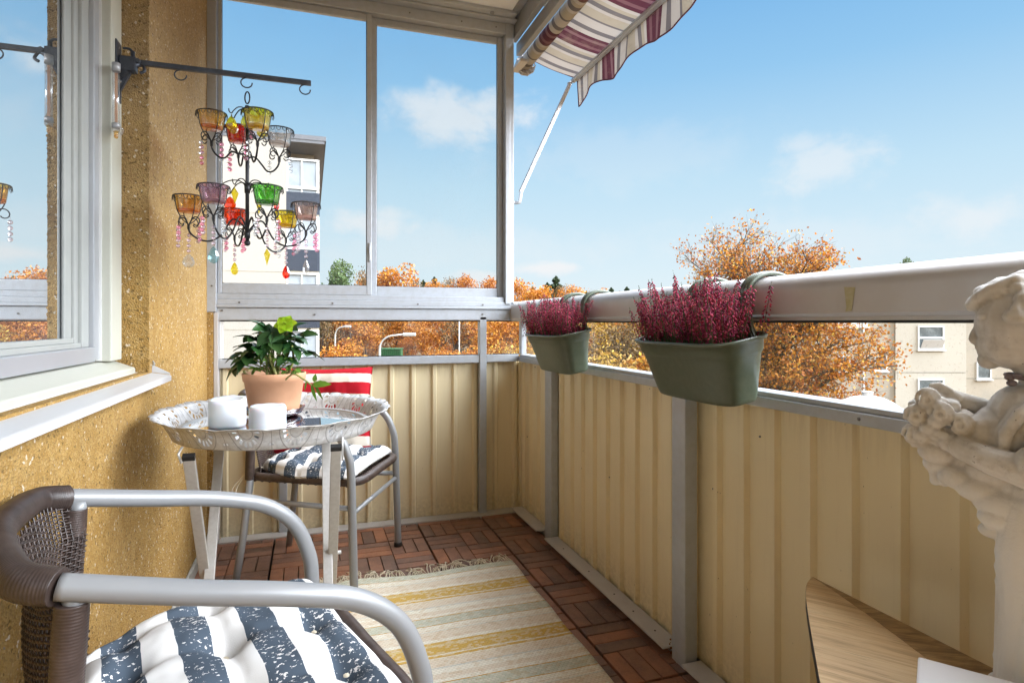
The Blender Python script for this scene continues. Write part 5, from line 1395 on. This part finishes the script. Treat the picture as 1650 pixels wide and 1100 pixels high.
for dz, df in ((.006, .012), (-.008, .008), (.010, -.002)): rb.ball(c+SP(df*.5, .006, dz*.5), .006, 8, 6, sc3=(1, 1, .7))
rb.build('ribbon', mat('mauve_grey_cord', (.19, .16, .18), .8, bump=(300, .002, .8)), st_root)
# ================================================================== OUTDOORS
def gz(x, y):
    d = math.hypot(x, y)
    def sm(a, b, t): t = max(0, min(1, (t-a)/(b-a))); return t*t*(3-2*t)
    return -9+4.5*sm(25, 60, d)+6.8*sm(60, 125, d)+.5*noise.noise(Vector((x*.02, y*.02, 0)))*sm(30, 60, d)
g = MB(); vs = []; fs = []; rads = [0, 6, 12, 18, 25, 32, 40, 50, 60, 72, 85, 100, 115, 130, 160, 220, 350, 700, 1500]; NA = 72
for r_ in rads:
    for k in range(NA):
        a = 2*PI*k/NA; x, y = r_*math.cos(a), r_*math.sin(a); vs.append((x, y, gz(x, y) if r_ > 0 else -9))
for j in range(len(rads)-1):
    for k in range(NA): fs.append((j*NA+k, (j+1)*NA+k, (j+1)*NA+(k+1) % NA, j*NA+(k+1) % NA))
tag(g.add(vs, fs, 0, True).build('ground', MT['hill']), kind='structure')

XF = Matrix(((rv.x, cv.x, 0, 0), (rv.y, cv.y, 0, 0), (0, 0, 1, 0), (0, 0, 0, 1)))   # right/away/up frame of the far facade
# ---- apartment block at the left (axis aligned with ours)
ab = empty('apartment_block', (-7.5, 38, -9), 0, 'cream apartment block with dark blue glazed corner balconies beyond the glass screen', 'building')
def bpart(mb, name, m, par, root):
    o = mb.build(name, m, par); o.location = -Vector(root.location) if par is root else (0, 0, 0); return o
bpart(MB().box(-15, 31, -9.5, -1.1, 48, 9.75), 'wall', MT['render_cream'], ab, ab)
bpart(MB().box(-15.1, 30.93, 9.90, .75, 48.3, 10.12).box(-15.05, 30.96, 9.752, .68, 48.2, 9.898), 'roof', MT['roof_grey'], ab, ab)
bpart(MB().box(-1.1, 33.2, -9.5, .2, 47.5, 9.75), 'side_wall', MT['render_beige'], ab, ab)
for k in range(6):
    zt = 7.33-2.78*k
    bl = bpart(MB().box(-1.098, 31.05, zt-1.15, .42, 33.19, zt-.98), 'balcony', MT['render_beige'], ab, ab)
    pnl = MB()
    if k < 3:
        for i in range(15): pnl.box(-1.09+.1*i, 31.0, zt-1.05, -1.09+.1*i+.06, 31.05, zt)
        pnl.box(-1.09, 31.02, zt-1.05, .42, 31.06, zt-.002).box(.40, 31.06, zt-1.05, .45, 33.19, zt-.002)
        pnl.build('balcony_panel', MT['balcony_blue'], bl)
    else:
        pnl.box(-.6, 30.95, zt-1.05, .42, 31.06, zt).box(-.7, 30.85, zt-.02, .5, 31.2, zt+.1).build('balcony_panel', MT['white_paint'], bl)
    gl = MB().box(-1.05, 31.10, zt+.02, .36, 31.12, zt+1.60).build('balcony_glazing', MT['balcony_glass'], bl)
    fr = MB()
    for x in (-1.09, -.42, .30, .36): fr.box(x, 31.05, zt+.003, x+.07, 31.099, zt+1.62)
    fr.box(-1.09, 31.0, zt+.16 if k == 0 else zt+.003, .43, 31.048, zt+(.28 if k == 0 else .12)).box(-1.09, 31.0, zt+1.55, .43, 31.048, zt+1.63)
    fr.box(.36, 31.12, zt+.003, .42, 33.1, zt+.1)
    fr.build('glazing_frame', MT['white_paint'], bl)
jn = MB()
for k in range(6): jn.box(-14.9, 30.985, 7.33-2.78*k-1.12, -1.15, 30.998, 7.33-2.78*k-1.09)
for x in (-11.5, -8.0, -4.5): jn.box(x, 30.983, -9.5, x+.03, 30.996, 9.7)
bpart(jn, 'wall_joints', MT['render_beige'], ab, ab)
# ---- beige block at the right
bb = empty('apartment_house', tuple(at_depth(1500, 519, 36)-Vector((0, 0, 10))), 0, 'beige apartment house with small white framed windows seen under the handrail', 'building')
def rbox(r0, z0, r1, z1, d0, d1): return MB().box(r0, d0, z0, r1, d1, z1, M=XF)
DB = 32.0; ppx = lambda px: (px-825)/F_PX*DB; pz = lambda py: EYE+(HY-py)/F_PX*DB
bpart(rbox(ppx(1215), -9.5, ppx(1443), 2.3, DB+.15, DB+12), 'wall', MT['render_beige'], bb, bb)
bpart(rbox(ppx(1443), -9.5, ppx(1557), 2.35, DB, DB+12), 'light_wall_band', MT['render_light'], bb, bb)
bpart(rbox(ppx(1557), -9.5, ppx(2100), 2.3, DB+.15, DB+12), 'wall', MT['render_beige'], bb, bb)
bpart(rbox(ppx(1205), 2.36, ppx(2110), 2.55, DB-.3, DB+12.3), 'roof', MT['roof_grey'], bb, bb)
def bwin(x0, y0, x1, y1, d, tilt=False):
    r0, r1, z1, z0 = ppx(x0), ppx(x1), pz(y0), pz(y1)
    w_ = MB()
    for (a, b_, c, d_) in ((r0, z0, r0+.07, z1), (r1-.07, z0, r1, z1), (r0+.07, z0, r1-.07, z0+.08), (r0+.07, z1-.07, r1-.07, z1)): w_.box(a, d-.07, b_, c, d+.02, d_, M=XF)
    w_.box(r0-.06, d-.14, z0-.07, r1+.06, d+.0, z0-.004, M=XF)
    if x1-x0 > 30: zm = z0+(z1-z0)*.50; w_.box(r0+.07, d-.075, zm-.05, r1-.07, d+.0, zm+.05, M=XF)
    o = bpart(w_, 'window', MT['white_paint'], bb, bb)
    MB().box(r0+.06, d-.03, z0+.06, r1-.06, d-.004, z1-.06, M=XF).build('pane', MT['far_glass'], o)
    if tilt:
        q = Matrix.Translation(XF @ Vector(((r0+r1)/2, d-.08, z0+.10))) @ XF @ Matrix.Rotation(R(28), 4, 'X')
        MB().box(-(r1-r0)/2+.12, -.02, 0, (r1-r0)/2-.12, .0, .50, M=q).build('tilted_casement', MT['sill_white'], o)
jn = MB()
for k in range(5): jn.add(*(lambda q: (q.v, q.f))(rbox(ppx(1216), pz(610+85*k)-.012, ppx(1442), pz(610+85*k)+.012, DB+.138, DB+.149))); jn.add(*(lambda q: (q.v, q.f))(rbox(ppx(1558), pz(610+85*k)-.012, ppx(2099), pz(610+85*k)+.012, DB+.138, DB+.149))); jn.add(*(lambda q: (q.v, q.f))(rbox(ppx(1444), pz(600+85*k)-.012, ppx(1556), pz(600+85*k)+.012, DB-.012, DB-.001)))
bpart(jn, 'wall_joints', MT['concrete'], bb, bb)
bpart(MB().tube([XF @ Vector((ppx(1392), DB+.05, -9.5)), XF @ Vector((ppx(1392), DB+.05, 2.3))], .05, 8), 'downpipe', MT['lamp_grey'], bb, bb)
for k in range(-1, 4):
    dy = 85*k
    if k >= 0: bwin(1478, 525+dy, 1520, 563+dy, DB, k == 0)
    for (x0, x1, y0, y1) in ((1411, 1432, 573, 598), (1576, 1600, 583, 611), (1352, 1372, 573, 598)): 
        if k >= 0: bwin(x0, y0+dy*1.0, x1, y1+dy, DB+.15)
    for xx in (1650, 1700, 1790): 
        if k >= 0: bwin(xx, 540+dy, xx+42, 578+dy, DB+.15)
bwin(1352, 519, 1400, 526, DB+.15)

# ---- street lamps, dome lamp, container
def lamp(px, d, y_top, x_head, label, both=True, rpole=.06):
    base = at_depth(px, 519, d); gzv = gz(base.x, base.y)
    r_ = empty('street_lamp', (base.x, base.y, gzv-.1), 0, label, 'street lamp')
    zt = EYE+(HY-y_top)/F_PX*d-gzv+.1
    if not both:
        MB().tube([(0, 0, 0), (0, 0, zt)], [rpole, rpole*.6], 10).build('pole', MT['lamp_grey'], r_)
        MB().ball((0, 0, zt+.1), .18, 12, 8, sc3=(1, 1, .6)).build('lamp_head', MT['lamp_grey'], r_); return
    L = (x_head-px)/F_PX*d
    pts = [Vector((0, 0, 0)), Vector((0, 0, zt-1.3)), Vector((0, 0, zt-.75))]+[rv*(L*.45*(1-math.cos(a)))+Vector((0, 0, zt-.75+.70*math.sin(a))) for a in [PI/2*k/6 for k in range(1, 7)]]+[rv*(L*.8)+Vector((0, 0, zt+.02))]
    MB().tube(pts, [rpole]*3+[rpole*.75]*7, 10).build('pole', MT['lamp_grey'], r_)
    e = pts[-1]; hd = MB(); q = Matrix.Translation(e) @ XF
    hd.bbox(-.1, -.13, -.10, L*.36, .13, .07, .05, M=q); hd.build('lamp_head', MT['lamp_grey'], r_)
lamp(540, 44, 526, 562, 'tall curved street lamp furthest left, seen in the low glass strip of the end railing')
lamp(612, 32, 539, 662, 'curved grey street lamp with flat head rising beside the green container')
lamp(740, 48, 500, 740, 'thin straight lamp mast among the orange trees', False, .07)
bs_ = at_depth(631, 519, 60); gv = gz(bs_.x, bs_.y)
ct = empty('green_container', (bs_.x, bs_.y, gv-.05), -YAW, 'green steel container standing below the orange trees', 'container')
zt = EYE+(HY-561)/F_PX*60-gv+.05
c_ = MB().bbox(-1.02, -.6, 0, 1.02, .6, zt-.07, .03)
for k in range(10): c_.box(-.95+.2*k, -.63, .1, -.88+.2*k, -.6, zt-.15)
c_.build('container_body', MT['container_green'], ct); MB().bbox(-1.08, -.66, zt-.069, 1.08, .66, zt, .02).build('lid', MT['container_green'], ct)
dd = at_depth(1398, 519, 9.5)
dl = empty('dome_lamp', (dd.x, dd.y, -9), 0, 'wide white domed lamp hood just below the handrail glass', 'street lamp')
zc = EYE+(HY-661)/F_PX*9.5+9
MB().lathe([(0, .235), (.10, .232), (.22, .205), (.36, .14), (.46, .06), (.505, .0), (.49, -.02), (.40, .03), (0, .10)], (0, 0, zc), 40).build('dome', MT['sill_white'], dl)
MB().tube([(0, 0, zc+.225), (0, 0, zc+.285)], [.075, .07], 18).tube([(0, 0, zc+.285), (0, 0, zc+.30)], [.085, .08], 18).build('cap', MT['sill_white'], dl)
MB().tube([(0, 0, 0), (0, 0, zc+.12)], [.09, .05], 14).build('pole', MT['lamp_grey'], dl)

# ---- trees
def quad_leaf(mb, c, s, r_, m=0):
    a = Vector((r_.gauss(0, 1), r_.gauss(0, 1), r_.gauss(0, 1))).normalized(); b = a.orthogonal().normalized(); t = r_.uniform(0, 6.28)
    b = (b*math.cos(t)+a.cross(b)*math.sin(t)); d = a.cross(b)
    mb.v += [tuple(c+b*s), tuple(c+d*s*.62), tuple(c-b*s*.9), tuple(c-d*s*.62)]
    n = len(mb.v); mb.f.append([n-4, n-3, n-2, n-1]); mb.mi.append(m); mb.sm.append(False); mb.uv.append(None)
def forest_proto(name, leaf, h, rad, n, seed, ls, pine=False, group='trees of the autumn wood beyond the road', label='', cat='tree'):
    r_ = random.Random(seed); root = empty(name, (0, 0, 0), 0, label, cat, group)
    tr = MB(); tr.tube([(0, 0, 0), (.1, 0, h*.4), (0, .1, h*.92)], [.16, .11, .03], 7)
    cr = MB()
    if pine:
        for k in range(n):
            t = r_.random()**.8; z = h*(.42+.58*t); lay = .6+.4*math.sin(z*5.5+seed); q = rad*(1-t)**.6*lay*math.sqrt(r_.random())+.1; a = r_.uniform(0, 6.28)
            quad_leaf(cr, Vector((q*math.cos(a), q*math.sin(a), z+r_.uniform(-.15, .15)-.12*q)), ls*r_.uniform(.6, 1.2), r_)
        for k in range(9): a = r_.uniform(0, 6.28); z = h*r_.uniform(.4, .85); tr.tube([(0, 0, z), (rad*.6*math.cos(a), rad*.6*math.sin(a), z+.2)], [.04, .015], 5)
    else:
        lobes = []
        for k in range(26):
            a = r_.uniform(0, 6.28); t = r_.uniform(-.9, 1); q = math.sqrt(max(0, 1-t*t))*r_.uniform(.45, .95)
            lobes.append((Vector((rad*.78*q*math.cos(a), rad*.78*q*math.sin(a), h*.60+h*.33*t)), r_.uniform(.22, .42)*rad))
        for (c, q) in lobes: tr.tube([(0, 0, h*.35), tuple(Vector((0, 0, h*.5)).lerp(c, .5)), tuple(c)], [.07, .04, .012], 5)
        for k in range(n):
            c, q = lobes[r_.randrange(len(lobes))]
            v = Vector((r_.gauss(0, 1), r_.gauss(0, 1), r_.gauss(0, .8))).normalized()*q*r_.uniform(.35, 1.12)**.6
            quad_leaf(cr, c+v, ls*r_.uniform(.6, 1.25), r_)
    tr.build('trunk', MT['bark'], root); cr.build('crown', MT[leaf], root)
    return root
OL = 'orange leaved deciduous tree in the autumn wood behind the road'
protos = {}
protos['o1'] = forest_proto('autumn_tree', 'orange_leaf', 10, 4.0, 5200, 1, .17, label=OL)
protos['o2'] = forest_proto('autumn_tree', 'orange_leaf', 10, 4.4, 5200, 2, .17, label=OL)
protos['r1'] = forest_proto('autumn_tree', 'rust_leaf', 10, 3.8, 4400, 3, .17, label='rust red leaved tree in the autumn wood behind the road')
protos['y1'] = forest_proto('autumn_tree', 'yellow_leaf', 10, 4.2, 4600, 4, .15, label='pale yellow leaved tree in the autumn wood behind the road')
protos['b1'] = forest_proto('bare_tree', 'brown_leaf', 10, 4.0, 2600, 5, .13, label='half bare brown tree in the autumn wood behind the road')
protos['p1'] = forest_proto('pine_tree', 'pine_leaf', 10, 2.4, 4200, 6, .20, True, 'pine trees on the skyline', 'dark green pine tree standing up from the skyline of the wood')
protos['g1'] = forest_proto('green_tree', 'green_leaf', 10, 3.4, 5200, 7, .16, False, 'green trees at the wood edge', 'dusty green leafy tree just right of the cream apartment block')
used = set(); rr = random.Random(44)
def put(kind, px, ytop, d, wide=1.0, label=None):
    p = at_depth(px, 519, d); g0 = gz(p.x, p.y)-.2; ht = EYE+(HY-ytop)/F_PX*d-g0; s = ht/10
    o = protos[kind] if kind not in used else copy_tree(protos[kind]); used.add(kind)
    o.location = (p.x, p.y, g0); o.scale = (s*wide, s*wide, s); o.rotation_euler = (0, 0, rr.uniform(0, 6.28))
    if label: o['label'] = label
    return o
# skyline row
for (k, px, yt, d, w_) in (('o1', 640, 428, 70, 1.0), ('r1', 600, 448, 74, .9), ('o2', 575, 468, 70, .8), ('r1', 745, 446, 95, .9), ('o1', 700, 452, 92, .8), ('b1', 725, 449, 96, .9), ('r1', 785, 450, 92, .9), ('b1', 668, 452, 98, .9),
    ('o2', 835, 452, 80, 1.0), ('o1', 870, 462, 76, 1.0), ('o2', 925, 462, 84, 1.0), ('b1', 905, 461, 96, .9), ('o1', 965, 466, 86, .9), ('r1', 1000, 474, 88, .9), ('o2', 1040, 484, 84, .9), ('y1', 1085, 488, 80, 1), ('r1', 1125, 494, 82, 1), ('b1', 815, 458, 99, .9)):
    put(k, px, yt, d, w_)
for (px, yt, d, w_, lab) in ((896, 446, 98, 1.0, 'tallest dark pine on the skyline, left of the small planter'), (882, 456, 102, .9, None), (858, 462, 104, .8, None), (985, 464, 100, .9, None), (1010, 463, 104, 1.0, None), (700, 447, 108, .9, None), (1028, 468, 108, .7, None), (682, 452, 108, .8, None), (945, 470, 104, .8, None)):
    put('p1', px, yt, d, w_, lab)
put('g1', 541, 421, 55, .8); put('b1', 590, 438, 62, .6)
put('g1', 1462, 416, 95, .6, 'small green treetop peeking over the handrail at the right')
# front rows that fill the glass strip
for (k, px, yt, d, w_) in (('b1', 520, 512, 50, 1.1), ('b1', 530, 500, 56, 1.1), ('o1', 565, 508, 52, 1.1), ('o2', 600, 520, 66, 1.1), ('o1', 640, 512, 68, 1.1), ('o2', 680, 512, 66, 1.1), ('r1', 715, 500, 60, 1.1), ('b1', 735, 508, 54, 1.0), ('o1', 770, 505, 55, 1.1), ('o2', 805, 508, 50, 1.1), ('o1', 845, 500, 54, 1.1),
    ('y1', 890, 498, 50, 1.1), ('o2', 915, 500, 58, 1.1), ('y1', 955, 505, 44, 1.1), ('r1', 985, 500, 52, 1.1), ('y1', 1015, 510, 42, 1.1), ('o1', 1045, 505, 48, 1.1), ('y1', 1080, 512, 40, 1.1), ('b1', 1000, 520, 38, 1.0), ('o2', 1115, 505, 46, 1.1), ('y1', 1150, 510, 40, 1.1), ('b1', 1060, 525, 36, 1), ('r1', 1185, 505, 44, 1.1), ('y1', 1220, 510, 38, 1.0),
    ('o2', 545, 560, 42, 1.1), ('o1', 575, 562, 66, 1.0), ('r1', 655, 545, 64, 1.0), ('o2', 712, 565, 44, 1.0), ('o1', 760, 560, 44, 1.2), ('y1', 815, 560, 42, 1.1), ('y1', 870, 560, 36, 1.2), ('b1', 930, 575, 34, 1.2), ('y1', 985, 570, 32, 1.2), ('o1', 1050, 575, 34, 1.2),
    ('o1', 460, 500, 70, 1.0), ('b1', 490, 505, 64, 1.0)):
    put(k, px, yt, d, w_)

# the big near tree
def near_tree():
    base = at_depth(1246, 519, 18); root = empty('large_autumn_tree', (base.x, base.y, -9.1), 0, 'large half bare orange tree rising close behind the nearer planter', 'tree')
    r_ = random.Random(17); wood_ = MB(); lv = MB()
    H_ = EYE+(HY-372)/F_PX*18+9.1
    def branch(p, d, L, rad, lvl):
        n = 5; pts = [p.copy()]; dd = d.copy()
        for k in range(n):
            dd = (dd+Vector((r_.gauss(0, .16), r_.gauss(0, .16), r_.gauss(.03, .10)))).normalized(); p = p+dd*(L/n); pts.append(p.copy())
        wood_.tube(pts, [rad*(1-.6*k/n) for k in range(n+1)], 6 if lvl < 2 else 4, cap=False)
        if lvl >= 3:
            thin = 1.0 if p.z < H_*.80 else .50
            m_ = int((6 if lvl == 3 else 8)*thin)
            for k in range(m_):
                q = pts[r_.randrange(1, n+1)]+Vector((r_.gauss(0, .13), r_.gauss(0, .13), r_.gauss(-.02, .11)))
                quad_leaf(lv, q, r_.uniform(.030, .062), r_, 0 if r_.random() < .75 else (1 if r_.random() < .6 else 2))
        if lvl < 4:
            nb = (0, 6, 6, 5)[lvl] if lvl else 0
            for k in range(nb):
                t = r_.uniform(.25, 1); q = pts[min(n, int(t*n)+0)]
                ax = Vector((r_.gauss(0, 1), r_.gauss(0, 1), r_.gauss(0, .6))).normalized()
                nd = (dd*.75+ax*.75+Vector((0, 0, .10))).normalized(); branch(q, nd, L*r_.uniform(.48, .68), rad*.45, lvl+1)
    tp = [Vector((0, 0, 0)), Vector((.1, .05, 3)), Vector((-.05, .1, 6)), Vector((.1, 0, 8.2)), Vector((.05, .0, 10.2)), Vector((0, .05, H_*.88))]
    wood_.tube(spline(tp, 4), [.24-.009*k for k in range(21)], 9)
    for k in range(42):
        z = r_.uniform(4.6, 10.9); a = k*2.4+r_.uniform(-.4, .4); el = .15+.50*(z-4.6)/6
        branch(Vector((0, .05, z)), Vector((math.cos(a), math.sin(a), el)).normalized(), r_.uniform(2.0, 3.0)*(1 if z < 8.6 else .80), .048, 1)
    wood_.build('trunk', MT['bark'], root); lv.build('crown', [MT['orange_leaf'], MT['yellow_leaf'], MT['rust_leaf']], root)
near_tree()

# ================================================================== SKY AND SUN
wd = bpy.data.worlds.new('World'); sc.world = wd; wd.use_nodes = True
nt = NT(wd); bg = nt.n['Background']
SUN_EL, SUN_AZ = R(32), R(205)     # azimuth measured from +y towards +x
co = nt.coord('Generated'); sx = nt.node('ShaderNodeSeparateXYZ'); nt.l.new(co, sx.inputs[0])
el = nt.math('ARCSINE', sx.outputs[2]); az = nt.math('ARCTAN2', sx.outputs[0], sx.outputs[1])
grad = nt.ramp(nt.math('MULTIPLY', el, 1/R(90)), [(0, (.84, .92, .96)), (.05, (.74, .89, .97)), (.14, (.56, .79, .95)), (.24, (.31, .60, .90)), (.36, (.15, .43, .82)), (1, (.05, .22, .65))])
sky = nt.node('ShaderNodeTexSky', sky_type='NISHITA', sun_disc=False); sky.sun_elevation = SUN_EL; sky.sun_rotation = SUN_AZ
base = nt.mix(1.0, grad, nt.mix(1.0, sky.outputs[0], (.0025, .0025, .0025, 1), 'MULTIPLY'), 'ADD')
# clouds placed by compass direction and height
n1 = nt.noise(7, 6, .62, nt.scalev(co, (1, 1, 1.7)), .25).outputs[0]; n2 = nt.noise(26, 5, .6, co).outputs[0]
wob = nt.math('ADD', nt.math('MULTIPLY', nt.math('SUBTRACT', n1, .5), 3.4), nt.math('MULTIPLY', nt.math('SUBTRACT', n2, .5), 1.3))
def dirof(px, py): 
    v = at_depth(px, py, 1)-Vector((0, 0, EYE)); v.normalize(); return math.atan2(v.x, v.y), math.asin(v.z)
cover = None
for (px, py, rx, ry, st) in ((735, 190, 120, 46, .72), (690, 170, 70, 30, .4), (1320, 265, 105, 48, .55), (1285, 235, 60, 22, .45), (1580, 345, 150, 48, .6), (1720, 330, 160, 60, .6), (875, 432, 60, 14, .95), (775, 445, 60, 13, .8), (580, 360, 85, 30, .75), (620, 345, 50, 18, .6), (60, 250, 120, 30, .5), (1000, 250, 260, 60, .16), (1250, 390, 380, 50, .25), (700, 400, 330, 40, .25)):
    a0, e0 = dirof(px, py); a1, e1 = dirof(px+rx, py); a2, e2 = dirof(px, py-ry)
    da = nt.math('DIVIDE', nt.math('SUBTRACT', az, a0), abs(a1-a0)); de = nt.math('DIVIDE', nt.math('SUBTRACT', el, e0), abs(e2-e0))
    d2 = nt.math('SQRT', nt.math('ADD', nt.math('MULTIPLY', da, da), nt.math('MULTIPLY', de, de)))
    k = nt.math('MULTIPLY', nt.ss(nt.math('ADD', d2, nt.math('MULTIPLY', wob, -.75)), 1.20, .22), st)
    cover = k if cover is None else nt.math('MAXIMUM', cover, k)
c = nt.mix(cover, base, (.93, .95, .97, 1)); c = nt.mix(1.0, c, (.555, .555, .555, 1), 'MULTIPLY')
# bright sky patches, high and to the right, added out of frame to light the balcony
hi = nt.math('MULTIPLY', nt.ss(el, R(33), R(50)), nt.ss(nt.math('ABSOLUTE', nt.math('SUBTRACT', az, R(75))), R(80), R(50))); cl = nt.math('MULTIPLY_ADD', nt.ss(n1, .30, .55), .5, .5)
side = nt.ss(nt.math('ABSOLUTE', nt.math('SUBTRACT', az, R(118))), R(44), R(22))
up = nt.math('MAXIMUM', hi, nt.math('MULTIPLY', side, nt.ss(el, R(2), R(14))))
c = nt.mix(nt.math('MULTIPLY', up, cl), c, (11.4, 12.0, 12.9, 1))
c = nt.mix(nt.ss(el, R(-.5), R(-3)), c, (.20, .17, .12, 1))
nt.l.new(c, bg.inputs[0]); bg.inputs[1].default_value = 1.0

sl = bpy.data.lights.new('sun', 'SUN'); sl.energy = 2.0; sl.angle = R(.5); sl.color = (1, .94, .85)
so = bpy.data.objects.new('sun', sl); COL.objects.link(so)
sd = Vector((math.sin(SUN_AZ)*math.cos(SUN_EL), math.cos(SUN_AZ)*math.cos(SUN_EL), math.sin(SUN_EL)))
so.rotation_euler = sd.to_track_quat('Z', 'Y').to_euler(); so.location = sd*60
vs_ = sc.view_settings; sc.display_settings.display_device = 'sRGB'
vs_.view_transform = 'Standard'; vs_.look = 'None'; vs_.exposure = 0.80; vs_.gamma = 1
cy = sc.cycles; cy.use_denoising = True; cy.max_bounces = 10; cy.diffuse_bounces = 4; cy.glossy_bounces = 4; cy.transparent_max_bounces = 24; cy.transmission_bounces = 6
cy.caustics_reflective = False; cy.caustics_refractive = False; cy.sample_clamp_indirect = 6
try: cy.denoiser = 'OPENIMAGEDENOISE'
except Exception: pass
